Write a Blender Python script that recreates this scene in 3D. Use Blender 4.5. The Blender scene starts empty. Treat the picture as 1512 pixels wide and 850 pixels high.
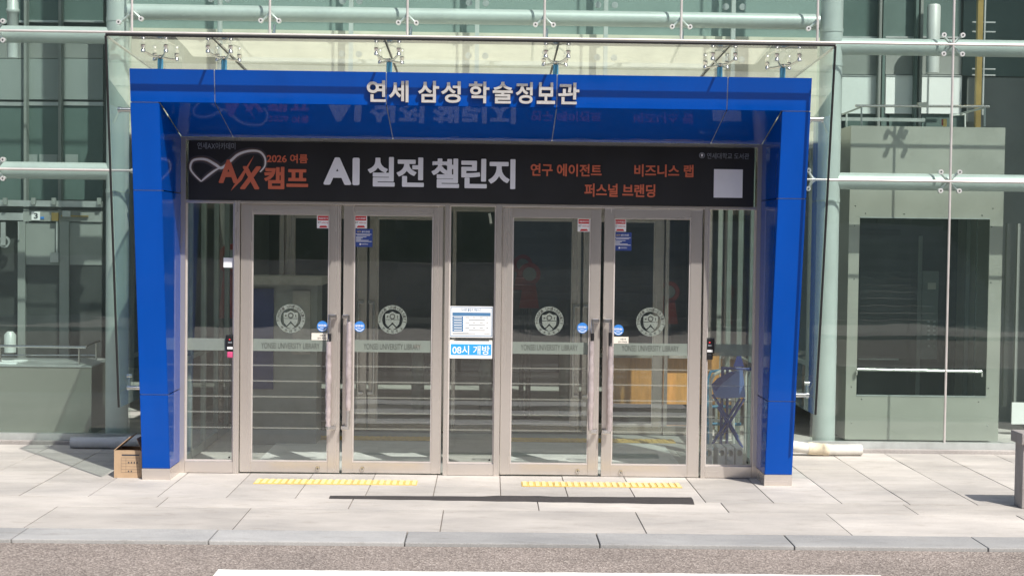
import bpy, bmesh, math, random
from mathutils import Vector, Matrix
random.seed(7)
S = bpy.context.scene
C = S.collection
R = math.radians

# ------------------------------------------------------------ camera
FPX, CX, CY = 2200.0, 756.0, 425.0            # focal length and centre in photograph pixels (1512 x 850)
CAM = Vector((0.153, -13.04, 2.1))
ROLL = 0.0125
_Y = Vector(((722 - CX) / FPX, (348 - CY) / FPX, 1)).normalized()     # +Y in camera axes (x right, y down, z forward)
_X = Vector((math.cos(ROLL), math.sin(ROLL), 0)); _X = (_X - _Y * _X.dot(_Y)).normalized()
_Z = _X.cross(_Y)
def _w(c): return Vector((_X.dot(c), _Y.dot(c), _Z.dot(c)))           # camera axes to world
cam_d = bpy.data.cameras.new('camera'); cam = bpy.data.objects.new('camera', cam_d); C.objects.link(cam)
cam_d.sensor_width = 36; cam_d.lens = FPX / 1512 * 36; cam_d.clip_end = 500; cam_d.clip_start = 0.1
r_, u_, b_ = _w(Vector((1, 0, 0))), _w(Vector((0, -1, 0))), _w(Vector((0, 0, -1)))
cam.matrix_world = Matrix(((r_.x, u_.x, b_.x, CAM.x), (r_.y, u_.y, b_.y, CAM.y), (r_.z, u_.z, b_.z, CAM.z), (0, 0, 0, 1)))
S.camera = cam
def P(px, py, y):                     # point on the upright plane at depth y
    d = _w(Vector(((px - CX) / FPX, (py - CY) / FPX, 1))); return CAM + d * ((y - CAM.y) / d.y)
def G(px, py, z=0.0):                 # point on the level plane at height z
    d = _w(Vector(((px - CX) / FPX, (py - CY) / FPX, 1))); return CAM + d * ((z - CAM.z) / d.z)
def RECT(x0, y0, x1, y1, y):          # pixel box on plane y -> X0, Z0, X1, Z1
    xm, ym = (x0 + x1) / 2, (y0 + y1) / 2
    return P(x0, ym, y).x, P(xm, y1, y).z, P(x1, ym, y).x, P(xm, y0, y).z

# ------------------------------------------------------------ light
EL, AZ = 51.5, 30.0
sun_dir = Vector((math.sin(R(AZ)) * math.cos(R(EL)), -math.cos(R(AZ)) * math.cos(R(EL)), math.sin(R(EL))))
W = bpy.data.worlds.new('World'); S.world = W; W.use_nodes = True
nt = W.node_tree; nt.nodes.clear()
sky = nt.nodes.new('ShaderNodeTexSky'); sky.sky_type = 'NISHITA'; sky.sun_disc = False
sky.sun_elevation = R(EL); sky.sun_rotation = R(180 - AZ); sky.air_density = 1.0; sky.dust_density = 2.0; sky.ozone_density = 1.0
bg = nt.nodes.new('ShaderNodeBackground'); bg.inputs['Strength'].default_value = 0.11
wo = nt.nodes.new('ShaderNodeOutputWorld')
nt.links.new(sky.outputs[0], bg.inputs[0]); nt.links.new(bg.outputs[0], wo.inputs[0])
sl = bpy.data.lights.new('sun', 'SUN'); sl.energy = 4.2; sl.angle = R(0.53); sl.color = (1.0, 0.95, 0.87)
so = bpy.data.objects.new('sun', sl); C.objects.link(so); so.location = sun_dir * 30
so.rotation_euler = sun_dir.to_track_quat('Z', 'Y').to_euler()
S.view_settings.view_transform = 'Standard'; S.view_settings.look = 'None'
S.view_settings.exposure = 0.5; S.view_settings.gamma = 1.0; S.view_settings.use_curve_mapping = False
S.render.engine = 'CYCLES'
S.cycles.max_bounces = 10; S.cycles.transparent_max_bounces = 24; S.cycles.glossy_bounces = 4
S.cycles.diffuse_bounces = 4; S.cycles.transmission_bounces = 6

# ------------------------------------------------------------ materials
def newmat(name):
    m = bpy.data.materials.new(name); m.use_nodes = True
    t = m.node_tree; t.nodes.clear()
    o = t.nodes.new('ShaderNodeOutputMaterial'); return m, t, o
def nd(t, kind, **kw):
    n = t.nodes.new(kind)
    for k, v in kw.items():
        if k in n.inputs: n.inputs[k].default_value = v
        else: setattr(n, k, v)
    return n
def noise(t, scale, detail=4, rough=.55, vec=None):
    n = nd(t, 'ShaderNodeTexNoise', Scale=scale, Detail=detail, Roughness=rough)
    if vec is None:
        tc = nd(t, 'ShaderNodeTexCoord'); vec = tc.outputs['Object']
    t.links.new(vec, n.inputs['Vector']); return n
def ramp(t, fac, stops):
    r = nd(t, 'ShaderNodeValToRGB'); e = r.color_ramp.elements
    while len(e) < len(stops): e.new(.5)
    for el, (p, c) in zip(e, stops):
        el.position = p; el.color = (*c, 1) if len(c) == 3 else c
    t.links.new(fac, r.inputs[0]); return r
def geo_vec(t, scale=(1, 1, 1)):
    g = nd(t, 'ShaderNodeNewGeometry'); mp = nd(t, 'ShaderNodeMapping'); mp.inputs['Scale'].default_value = scale
    t.links.new(g.outputs['Position'], mp.inputs['Vector']); return mp.outputs[0]
def mat(name, col, rough=.5, metal=0.0, var=.12, nscale=6, bump=0.0, bscale=60, stretch=(1, 1, 1), spec=.5, coat=0, rvar=.1, emit=0):
    m, t, o = newmat(name)
    b = nd(t, 'ShaderNodeBsdfPrincipled'); b.inputs['Metallic'].default_value = metal
    b.inputs['Specular IOR Level'].default_value = spec; b.inputs['Coat Weight'].default_value = coat
    v = geo_vec(t, stretch)
    n = noise(t, nscale, 5, .6, v)
    c0 = tuple(max(0, c * (1 - var)) for c in col); c1 = tuple(min(1, c * (1 + var)) for c in col)
    r = ramp(t, n.outputs[0], [(.3, c0), (.7, c1)])
    t.links.new(r.outputs[0], b.inputs['Base Color'])
    mr = nd(t, 'ShaderNodeMapRange'); mr.inputs['From Min'].default_value = .3; mr.inputs['From Max'].default_value = .7
    mr.inputs['To Min'].default_value = max(.02, rough - rvar * rough); mr.inputs['To Max'].default_value = min(1, rough + rvar * rough)
    t.links.new(n.outputs[0], mr.inputs[0]); t.links.new(mr.outputs[0], b.inputs['Roughness'])
    if bump:
        n2 = noise(t, bscale, 4, .6, v); bp = nd(t, 'ShaderNodeBump', Strength=bump, Distance=.01)
        t.links.new(n2.outputs[0], bp.inputs['Height']); t.links.new(bp.outputs[0], b.inputs['Normal'])
    if emit: b.inputs['Emission Color'].default_value = (*col, 1); b.inputs['Emission Strength'].default_value = emit
    t.links.new(b.outputs[0], o.inputs[0]); return m
def glass(name, tint, refl=1.0, dirt=0.0, dirtcol=(.6, .62, .58), rough=0.0, ior=1.5):
    m, t, o = newmat(name)
    tr = nd(t, 'ShaderNodeBsdfTransparent', Color=(*tint, 1))
    gl = nd(t, 'ShaderNodeBsdfGlossy', Roughness=rough, Color=(refl, refl, refl, 1))
    fr = nd(t, 'ShaderNodeFresnel', IOR=ior)
    g = nd(t, 'ShaderNodeNewGeometry')
    inv = nd(t, 'ShaderNodeMath', operation='SUBTRACT'); inv.inputs[0].default_value = 1
    t.links.new(g.outputs['Backfacing'], inv.inputs[1])
    mu = nd(t, 'ShaderNodeMath', operation='MULTIPLY'); t.links.new(fr.outputs[0], mu.inputs[0]); t.links.new(inv.outputs[0], mu.inputs[1])
    bp_n = noise(t, 1.3, 2, .5, geo_vec(t)); bp = nd(t, 'ShaderNodeBump', Strength=.04, Distance=.02)
    t.links.new(bp_n.outputs[0], bp.inputs['Height']); t.links.new(bp.outputs[0], gl.inputs['Normal'])
    mx = nd(t, 'ShaderNodeMixShader'); t.links.new(mu.outputs[0], mx.inputs[0]); t.links.new(tr.outputs[0], mx.inputs[1]); t.links.new(gl.outputs[0], mx.inputs[2])
    out = mx
    if dirt:
        df = nd(t, 'ShaderNodeBsdfDiffuse', Color=(*dirtcol, 1))
        tl = nd(t, 'ShaderNodeBsdfTranslucent', Color=(*dirtcol, 1))
        ad = nd(t, 'ShaderNodeMixShader'); ad.inputs[0].default_value = .5
        t.links.new(df.outputs[0], ad.inputs[1]); t.links.new(tl.outputs[0], ad.inputs[2])
        n = noise(t, 3, 6, .65, geo_vec(t, (1, 1, .5)))
        mr = nd(t, 'ShaderNodeMapRange'); mr.inputs['From Min'].default_value = .25; mr.inputs['From Max'].default_value = .75
        mr.inputs['To Min'].default_value = dirt * .75; mr.inputs['To Max'].default_value = dirt * 1.25
        t.links.new(n.outputs[0], mr.inputs[0])
        m2 = nd(t, 'ShaderNodeMixShader'); t.links.new(mr.outputs[0], m2.inputs[0]); t.links.new(mx.outputs[0], m2.inputs[1]); t.links.new(ad.outputs[0], m2.inputs[2])
        out = m2
    t.links.new(out.outputs[0], o.inputs[0]); return m
def granite(name, c, speck=.25, scale=220, wear=.2):
    m, t, o = newmat(name)
    b = nd(t, 'ShaderNodeBsdfPrincipled', Roughness=.75); b.inputs['Specular IOR Level'].default_value = .3
    v = geo_vec(t)
    fine = noise(t, scale, 3, .7, v)
    r = ramp(t, fine.outputs[0], [(.30, tuple(x * (1 - speck) for x in c)), (.5, c), (.72, tuple(min(1, x * (1 + speck * .8)) for x in c))])
    big = noise(t, 1.1, 6, .62, geo_vec(t, (.8, 1.6, 1)))
    r2 = ramp(t, big.outputs[0], [(.32, (1 - wear,) * 3), (.52, (1, .99, .975)), (.68, (1 + wear * .9, 1 + wear * .85, 1 + wear * .75))])
    st = noise(t, 5.5, 7, .7, geo_vec(t, (.6, 1.5, 1)))
    r3 = ramp(t, st.outputs[0], [(.28, (.80, .78, .75)), (.46, (1, 1, 1)), (.60, (1, 1, 1)), (.78, (1.10, 1.08, 1.03))])
    m3 = nd(t, 'ShaderNodeMix', data_type='RGBA', blend_type='MULTIPLY'); m3.inputs[0].default_value = 1
    t.links.new(r2.outputs[0], m3.inputs[6]); t.links.new(r3.outputs[0], m3.inputs[7])
    oi = nd(t, 'ShaderNodeObjectInfo'); mr = nd(t, 'ShaderNodeMapRange'); mr.inputs['To Min'].default_value = .85; mr.inputs['To Max'].default_value = 1.08
    t.links.new(oi.outputs['Random'], mr.inputs[0])
    mx = nd(t, 'ShaderNodeMix', data_type='RGBA', blend_type='MULTIPLY'); mx.inputs[0].default_value = 1
    t.links.new(r.outputs[0], mx.inputs[6]); t.links.new(m3.outputs[2], mx.inputs[7])
    sc = nd(t, 'ShaderNodeVectorMath', operation='SCALE'); t.links.new(mx.outputs[2], sc.inputs[0]); t.links.new(mr.outputs[0], sc.inputs['Scale'])
    t.links.new(sc.outputs[0], b.inputs['Base Color'])
    bp = nd(t, 'ShaderNodeBump', Strength=.25, Distance=.004); t.links.new(fine.outputs[0], bp.inputs['Height']); t.links.new(bp.outputs[0], b.inputs['Normal'])
    t.links.new(b.outputs[0], o.inputs[0]); return m
def asphalt():
    m, t, o = newmat('asphalt')
    b = nd(t, 'ShaderNodeBsdfPrincipled', Roughness=.85); b.inputs['Specular IOR Level'].default_value = .25
    v = geo_vec(t)
    vo = nd(t, 'ShaderNodeTexVoronoi', Scale=95); t.links.new(v, vo.inputs['Vector'])
    sep = nd(t, 'ShaderNodeSeparateColor'); t.links.new(vo.outputs['Color'], sep.inputs[0])
    r = ramp(t, sep.outputs[0], [(0, (.125, .106, .097)), (.35, (.20, .175, .162)), (.8, (.28, .248, .228)), (1, (.40, .365, .335))])
    big = noise(t, 1.2, 6, .65, v); r2 = ramp(t, big.outputs[0], [(.3, (.90, .88, .86)), (.5, (1.08, 1.05, 1.02)), (.7, (1.25, 1.21, 1.18))])
    mx = nd(t, 'ShaderNodeMix', data_type='RGBA', blend_type='MULTIPLY'); mx.inputs[0].default_value = 1
    t.links.new(r.outputs[0], mx.inputs[6]); t.links.new(r2.outputs[0], mx.inputs[7]); t.links.new(mx.outputs[2], b.inputs['Base Color'])
    bp = nd(t, 'ShaderNodeBump', Strength=.7, Distance=.008); t.links.new(vo.outputs['Distance'], bp.inputs['Height']); t.links.new(bp.outputs[0], b.inputs['Normal'])
    t.links.new(b.outputs[0], o.inputs[0]); return m
def etched(name, col, a):
    m, t, o = newmat(name)
    d = nd(t, 'ShaderNodeBsdfDiffuse', Color=(*col, 1)); tr = nd(t, 'ShaderNodeBsdfTransparent', Color=(1, 1, 1, 1))
    n = noise(t, 25, 4, .6, geo_vec(t)); mr = nd(t, 'ShaderNodeMapRange'); mr.inputs['To Min'].default_value = a * .85; mr.inputs['To Max'].default_value = min(1, a * 1.1)
    t.links.new(n.outputs[0], mr.inputs[0])
    mx = nd(t, 'ShaderNodeMixShader'); t.links.new(mr.outputs[0], mx.inputs[0]); t.links.new(tr.outputs[0], mx.inputs[1]); t.links.new(d.outputs[0], mx.inputs[2])
    t.links.new(mx.outputs[0], o.inputs[0]); return m

M = {}
M['steel'] = mat('brushed_steel', (.64, .59, .55), .26, .72, .012, 5, 0, 160, (2, 1, .03), rvar=.12)
M['steel_h'] = mat('brushed_steel_level', (.65, .60, .56), .26, .72, .012, 4, 0, 160, (.05, 1, 2), rvar=.12)
M['chrome'] = mat('polished_steel', (.68, .66, .64), .16, 1.0, .04, 10)
M['bolt'] = mat('bolt_steel', (.78, .77, .76), .3, .45, .05, 30)
M['diffuser'] = glass('added_diffuser', (.9, .9, .86), .3, .8, (.82, .80, .70))  # added to pass soft light into the vestibule
M['jointrod'] = mat('joint_sealant', (.58, .54, .52), .4, .35, .08, 8)
M['blue'] = mat('blue_panel', (.0, .062, .36), .055, 0, .09, 1.6, .02, 2.2, (1.5, 1, .35), spec=.2, rvar=.5)
M['seam'] = mat('seam_sealant', (.42, .47, .58), .6)
M['tube'] = mat('painted_steel_tube', (.52, .555, .54), .42, .1, .08, 2, .05, 30)
M['bluepost'] = mat('blue_painted_post', (.06, .22, .38), .4)
M['teal'] = mat('pale_teal_panel', (.24, .32, .30), .6, .0, .07, 2)
M['beige'] = mat('beige_roof_sheet', (.66, .63, .52), .8, 0, .12, 3)
M['shaftdark'] = mat('shaft_dark_panel', (.10, .15, .138), .5, .1, .1, 2)
M['black'] = mat('black_gasket', (.012, .012, .013), .5)
M['blackp'] = mat('black_plastic', (.015, .015, .017), .3)
M['fglass'] = glass('facade_glass', (.905, .952, .938), 1.0, .022, (.43, .57, .56), ior=1.75)
M['dglass'] = glass('door_glass', (.93, .95, .94), 1.0, .014, (.50, .54, .51), ior=2.0)
M['iglass'] = glass('inner_glass', (.93, .95, .94), .9)
M['rglass'] = glass('canopy_glass', (.955, .975, .96), 1.0, .05, (.80, .78, .66), ior=1.6)
M['wglass'] = glass('wing_glass', (.90, .95, .935), 1.0, .06, (.45, .60, .57), ior=1.7)
M['tile'] = granite('paving_granite', (.455, .432, .41))
M['strip'] = granite('paving_strip_granite', (.45, .425, .40))
M['kerb'] = granite('kerb_granite', (.35, .35, .35), .35, 200)
M['planter'] = granite('planter_granite', (.34, .32, .31), .35, 160, .2)
M['joint'] = mat('paving_joint', (.24, .215, .19), .9, bump=.3)
M['asphalt'] = asphalt()
M['paint'] = mat('road_paint', (.72, .71, .68), .7, 0, .12, 40, .3, 120)
M['yellowbar'] = mat('yellow_tactile_bar', (.76, .62, .30), .6, 0, .12, 12)
M['yellow'] = mat('yellow_tactile', (.60, .42, .12), .6, 0, .15, 12)
M['rubber'] = mat('dark_rubber', (.04, .036, .036), .8, 0, .3, 60, .5, 200)
M['banner'] = mat('banner_vinyl', (.018, .018, .020), .45, 0, .15, 4, .12, 5, (1, 1, .5), spec=.4)
M['p_white'] = mat('print_white', (.84, .84, .87), .6, var=.03)
M['p_grey'] = mat('print_grey', (.22, .24, .27), .6, var=.03)
M['p_orange'] = mat('print_orange', (.60, .14, .07), .6, var=.05)
M['p_glow'] = mat('print_pale', (.70, .68, .66), .6, var=.04)
M['p_halo'] = mat('print_halo', (.16, .10, .075), .6, var=.2)
M['p_haze'] = mat('print_haze', (.045, .042, .05), .6, var=.3)
M['white'] = mat('white_paper', (.80, .80, .80), .6, var=.02)
M['red'] = mat('red_print', (.50, .012, .02), .5, var=.03)
M['navy'] = mat('navy_print', (.025, .06, .26), .5, var=.03)
M['sky'] = mat('sky_blue_print', (.03, .33, .80), .5, var=.02)
M['round'] = mat('blue_sticker', (.03, .20, .60), .5, var=.03)
M['ink'] = mat('dark_ink', (.03, .035, .05), .6, var=.03)
M['pnavy'] = mat('table_blue', (.06, .17, .33), .6, var=.03)
M['yprint'] = mat('yellow_print', (.70, .50, .08), .6, var=.03)
M['cream'] = mat('cream_label', (.72, .68, .60), .6, var=.03)
M['letter'] = mat('cast_letter_metal', (.74, .73, .72), .34, .5, .08, 20, .03, 150)
M['letterside'] = mat('letter_return', (.30, .27, .25), .4, .7)
M['etch'] = etched('etched_glass', (.27, .31, .28), .62)
M['etchink'] = mat('etch_dark_ink', (.05, .055, .05), .8, var=.05)  # dark lettering and marks on the etched glass
M['line'] = etched('pale_line', (.50, .52, .47), .16)  # thin, mostly see-through pale lines across the panes
M['crest'] = etched('etched_crest_glass', (.30, .34, .31), .46)
M['wrap'] = mat('crinkled_wrap', (.60, .52, .52), .22, .5, .25, 14, .5, 70)
M['floor'] = granite('lobby_granite', (.40, .40, .385), .15, 150)
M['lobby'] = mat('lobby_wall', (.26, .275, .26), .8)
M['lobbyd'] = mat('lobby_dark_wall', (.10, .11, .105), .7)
M['ceil'] = mat('lobby_ceiling', (.55, .55, .52), .8)
M['wood'] = mat('desk_wood', (.68, .33, .09), .45, 0, .18, 5, stretch=(6, 1, 1))
M['elev'] = mat('elevator_steel', (.50, .49, .435), .38, .45, .05, 1.5, rvar=.2)
M['elevk'] = mat('car_roof_steel', (.30, .30, .265), .4, .4, .05, 1.5)
M['elevl'] = mat('elevator_panel', (.74, .78, .77), .5, .0, .05, 1.5)
M['elevd'] = mat('elevator_dark', (.055, .06, .058), .45, .2, .15)
M['shaftgrey'] = mat('shaft_panel', (.25, .27, .255), .6, .1, .08, 2)
M['shaftlight'] = mat('shaft_band', (.27, .31, .30), .6, .1, .06, 2)
M['alu'] = mat('aluminium', (.55, .58, .57), .4, .6)
M['brass'] = mat('brass', (.45, .33, .12), .4, .8)
M['pvc_g'] = mat('grey_pvc', (.50, .51, .53), .5, 0, .1, 10)
M['pvc_b'] = mat('beige_pvc', (.62, .60, .55), .5, 0, .12, 10)
M['tape'] = mat('cloth_tape', (.66, .58, .44), .7, 0, .15, 20)
M['card'] = mat('cardboard', (.43, .30, .19), .85, 0, .08, 10, .1, 80)
M['cardin'] = mat('cardboard_inside', (.30, .19, .11), .9)
M['bluefab'] = mat('blue_canvas', (.13, .22, .50), .85)
M['bluetube'] = mat('blue_painted_tube', (.018, .05, .24), .35)
M['cyantube'] = mat('light_blue_tube', (.05, .25, .42), .4)
M['whitetube'] = mat('white_painted_tube', (.62, .64, .60), .4)
M['filebox'] = mat('grey_file_board', (.60, .61, .60), .7)
M['gatepost'] = mat('gate_post', (.24, .28, .255), .4, .2)
M['redl'] = mat('red_glow', (.6, .02, .03), .4, emit=.8)
M['pink'] = mat('pink_plastic', (.60, .08, .20), .4)
M['redsign'] = mat('red_sign_board', (.26, .03, .025), .5)
M['counter'] = mat('grey_counter_top', (.33, .32, .29), .6, 0, .15, 14)
M['kiosk'] = mat('dark_blue_board', (.025, .04, .13), .4)
M['bark'] = mat('bark', (.08, .06, .045), .9)
M['stairtop'] = granite('stair_granite', (.42, .41, .39))
def leafmat():
    m, t, o = newmat('leaves')
    b = nd(t, 'ShaderNodeBsdfPrincipled', Roughness=.55)
    n = noise(t, .9, 4, .6, geo_vec(t)); r = ramp(t, n.outputs[0], [(.3, (.018, .045, .012)), (.7, (.06, .11, .03))])
    t.links.new(r.outputs[0], b.inputs['Base Color']); t.links.new(b.outputs[0], o.inputs[0]); return m
M['leaf'] = leafmat()

# ------------------------------------------------------------ mesh helpers
class MB:
    def __init__(s): s.bm = bmesh.new()
    def box(s, x0, y0, z0, x1, y1, z1, bev=0):
        r = bmesh.ops.create_cube(s.bm, size=1)
        v = r['verts']
        bmesh.ops.scale(s.bm, vec=(abs(x1 - x0), abs(y1 - y0), abs(z1 - z0)), verts=v)
        bmesh.ops.translate(s.bm, vec=((x0 + x1) / 2, (y0 + y1) / 2, (z0 + z1) / 2), verts=v)
        if bev:
            ed = list({e for w in v for e in w.link_edges})
            bmesh.ops.bevel(s.bm, geom=ed, offset=bev, segments=2, affect='EDGES', profile=.6)
        return s
    def tube(s, pts, rad, seg=12, caps=True):
        pts = [Vector(p) for p in pts]; rings = []
        rads = rad if isinstance(rad, (list, tuple)) else [rad] * len(pts)
        prev = None
        for i, p in enumerate(pts):
            a = pts[max(0, i - 1)]; b = pts[min(len(pts) - 1, i + 1)]
            d = (b - a).normalized()
            if prev is None:
                ref = Vector((0, 0, 1)) if abs(d.z) < .9 else Vector((0, 1, 0)); x = d.cross(ref).normalized()
            else: x = (prev - d * prev.dot(d)).normalized()
            prev = x; y = d.cross(x)
            rings.append([s.bm.verts.new(p + (x * math.cos(2 * math.pi * k / seg) + y * math.sin(2 * math.pi * k / seg)) * rads[i]) for k in range(seg)])
        for a, b in zip(rings, rings[1:]):
            for k in range(seg):
                f = s.bm.faces.new((a[k], a[(k + 1) % seg], b[(k + 1) % seg], b[k])); f.smooth = True
        if caps:                      # caps on their own vertices, so that the side stays smooth up to the rim
            s.bm.faces.new([s.bm.verts.new(v.co) for v in reversed(rings[0])]); s.bm.faces.new([s.bm.verts.new(v.co) for v in rings[-1]])
        return s
    def prism(s, pts, off):
        off = Vector(off); a = [s.bm.verts.new(Vector(p)) for p in pts]; b = [s.bm.verts.new(Vector(p) + off) for p in pts]
        n = len(a); s.bm.faces.new(a); s.bm.faces.new(list(reversed(b)))
        for i in range(n): s.bm.faces.new((a[(i + 1) % n], a[i], b[i], b[(i + 1) % n]))
        return s
    def strip(s, left, right, depth):           # flat ribbon with thickness along +y
        L = [s.bm.verts.new(p) for p in left]; Rr = [s.bm.verts.new(p) for p in right]
        n = len(L)
        for i in range(n - 1): s.bm.faces.new((L[i], L[i + 1], Rr[i + 1], Rr[i]))
        ex = bmesh.ops.extrude_face_region(s.bm, geom=list(s.bm.faces))
        bmesh.ops.translate(s.bm, vec=(0, depth, 0), verts=[g for g in ex['geom'] if isinstance(g, bmesh.types.BMVert)])
        return s
    def ring(s, c, r0, r1, depth, seg=40):      # annulus facing -y
        c = Vector(c); A = []; B = []
        for k in range(seg + 1):
            a = 2 * math.pi * k / seg; d = Vector((math.cos(a), 0, math.sin(a)))
            A.append(c + d * r0); B.append(c + d * r1)
        for k in range(seg):
            v = [s.bm.verts.new(p) for p in (A[k], A[k + 1], B[k + 1], B[k])]
            w = [s.bm.verts.new(p + Vector((0, depth, 0))) for p in (A[k], A[k + 1], B[k + 1], B[k])]
            s.bm.faces.new(v); s.bm.faces.new(list(reversed(w)))
            s.bm.faces.new((v[2], v[3], w[3], w[2])); s.bm.faces.new((v[0], v[1], w[1], w[0]))
        return s
    def disc(s, c, r, depth, seg=32):
        c = Vector(c); return s.prism([c + Vector((math.cos(2 * math.pi * k / seg), 0, math.sin(2 * math.pi * k / seg))) * r for k in range(seg)], (0, depth, 0))
    def mesh(s, name):
        bmesh.ops.recalc_face_normals(s.bm, faces=s.bm.faces)
        me = bpy.data.meshes.new(name); s.bm.to_mesh(me); s.bm.free(); return me
def obj(name, m, material, parent=None, label=None):
    me = m.mesh(name) if isinstance(m, MB) else m
    o = bpy.data.objects.new(name, me); C.objects.link(o)
    if material is not None and not me.materials: me.materials.append(M[material] if isinstance(material, str) else material)
    if parent is not None:
        o.parent = parent
        o.matrix_parent_inverse = WM[parent].inverted()
    WM[o] = Matrix.Identity(4)
    if label: o['label'] = label
    return o
WM = {}
def thing(name, label, cat, loc=(0, 0, 0), group=None):
    o = bpy.data.objects.new(name, None); C.objects.link(o); o.location = loc; o.empty_display_size = .2
    WM[o] = Matrix.Translation(Vector(loc)); tag(o, label, cat, group); return o
def tag(o, label, cat, group=None):
    o['label'] = label; o['category'] = cat
    if group: o['group'] = group
    return o
def struct(o): o['kind'] = 'structure'; return o
def box(*a, bev=0): return MB().box(*a, bev=bev)
def pbox(px0, py0, px1, py1, y, dep, bev=0):
    x0, z0, x1, z1 = RECT(px0, py0, px1, py1, y); return MB().box(x0, y, z0, x1, y + dep, z1, bev=bev)
def text_mesh(body, x0, z0, x1, z1, y, depth=.002, bold=0.0, shear=0, keep=False):
    extra = max(0, bold - .018)
    c = bpy.data.curves.new('txt', 'FONT'); c.body = body; c.offset = min(bold, .018); c.shear = shear; c.resolution_u = 4
    c.extrude = .5; c.fill_mode = 'BOTH'
    o = bpy.data.objects.new('txt', c); C.objects.link(o)
    dg = bpy.context.evaluated_depsgraph_get(); dg.update()
    me = bpy.data.meshes.new_from_object(o.evaluated_get(dg))
    bpy.data.objects.remove(o); bpy.data.curves.remove(c)
    me.materials.clear()
    if extra:
        bj = bmesh.new()
        for q in range(9):
            m2 = me.copy(); a = q * math.pi / 4
            if q < 8: m2.transform(Matrix.Translation((extra * math.cos(a), extra * math.sin(a), .0)))
            for v in m2.vertices: v.co.z = (.5 + q * .04) if v.co.z > 0 else -.5
            bj.from_mesh(m2); bpy.data.meshes.remove(m2)
        bj.to_mesh(me); bj.free()
    xs = [v.co.x for v in me.vertices]; ys = [v.co.y for v in me.vertices]
    ax, bx, ay, by = min(xs), max(xs), min(ys), max(ys)
    sx = (x1 - x0) / (bx - ax); sz = (z1 - z0) / (by - ay)
    if keep: sx = sz = min(sx, sz)
    for v in me.vertices:
        u, w, d = v.co
        v.co = Vector((x0 + (u - ax) * sx, y - (depth * (d + .5) if d > 0 else 0), z0 + (w - ay) * sz))
    return me
def ptext(body, px0, py0, px1, py1, y, **k):
    x0, z0, x1, z1 = RECT(px0, py0, px1, py1, y); return text_mesh(body, x0, z0, x1, z1, y, **k)

# ------------------------------------------------------------ ground
obj_road = struct(obj('road', box(-60, -60, -.30, 60, -2.912, -.027), 'asphalt'))
pav = struct(obj('pavement', box(-14, -2.52, -.30, 14, 9.0, -.012), 'joint'))
g_ = .0075
tile_cache = {}
def paver(w, d, matname, cx, cy, parent, name='paving_slab', h=.012):
    k = (round(w, 3), round(d, 3), matname)
    if k not in tile_cache:
        tile_cache[k] = MB().box(-w / 2, -d / 2, -h, w / 2, d / 2, 0, bev=.0025).mesh(name); tile_cache[k].materials.append(M[matname])
    o = bpy.data.objects.new(name, tile_cache[k]); C.objects.link(o); o.parent = parent
    o.location = (cx, cy, random.uniform(-.0012, .0012)); o.rotation_euler = (random.uniform(-.001, .001), random.uniform(-.001, .001), 0)
    return o
rows = [-1.25, -.60, -.02]
rows_side = [-1.25, -.60, -.02, .53, 1.08, 1.58]
pitch = .545
xs = [.2725 + pitch * k for k in range(-12, 12)]
for xa, xb in zip(xs, xs[1:]):
    rr = rows_side if (xb < -2.8 or xa > 2.8) else rows
    if abs((xa + xb) / 2) > 6.6: continue
    for ya, yb in zip(rr, rr[1:]):
        paver(xb - xa - g_, yb - ya - g_, 'tile', (xa + xb) / 2, (ya + yb) / 2, pav)
for k in range(-5, 5):
    xa = -.90 + 1.462 * k; paver(1.462 - g_, .43 - g_, 'strip', xa + .731, -1.465, pav)
    xa = -.17 + 1.47 * k; paver(1.47 - g_, .84 - g_, 'strip', xa + .735, -2.10, pav)
kerb = struct(obj('kerb', box(-14, -2.905, -.30, 14, -2.522, -.032), 'joint'))
km = MB().box(-.665, -.192, -.10, .665, .192, 0, bev=.008).mesh('kerb_stone'); km.materials.append(M['kerb'])
for k in range(-5, 6):
    o = bpy.data.objects.new('kerb_stone', km); C.objects.link(o); o.parent = kerb
    o.location = (-.40 + 1.338 * k + .669, -2.717, .001); o.rotation_euler = (.004, random.uniform(-.0015, .0015), random.uniform(-.001, .001))
# painted crossing: stripes run along the road, behind and in front of the camera
for k in range(3):
    y0 = G(520, 841.5, -.023).y - .95 * k
    m = MB(); n = 40; L = []; Rr = []
    for i in range(n + 1):
        x = G(318, 845, -.023).x + 4.2 * i / n
        L.append((x, y0 + random.uniform(-.008, .008), -.023)); Rr.append((x, y0 - .48 + random.uniform(-.008, .008), -.023))
    for a, b, c, d in zip(L, L[1:], Rr[1:], Rr): m.bm.faces.new([m.bm.verts.new(p) for p in (a, b, c, d)])
    st = obj('crossing_stripe', m, 'paint', obj_road)
# tactile strips
def tactile(px0, px1, label):
    a = G(px0, 709, 0); b = G(px1, 711, 0); x0, x1 = a.x, b.x
    t = thing('tactile_strip', label, 'tactile paving', ((x0 + x1) / 2, -.47, 0), 'yellow tactile strips before the doors')
    n = 5; w = (x1 - x0) / n
    for k in range(n):
        q = obj('tactile_plate', box(x0 + k * w + .002, -.585, .0, x0 + (k + 1) * w - .002, -.365, .005), 'yellow', t)
        for j in range(5):
            xx = x0 + k * w + w * (j + .5) / 5
            obj('raised_bar', MB().box(xx - .016, -.575, .004, xx + .016, -.375, .012, bev=.003), 'yellowbar', q)
tactile(378, 617, 'yellow ribbed tactile strip in front of the left pair of doors')
tactile(769, 1001, 'yellow ribbed tactile strip in front of the right pair of doors')
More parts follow.
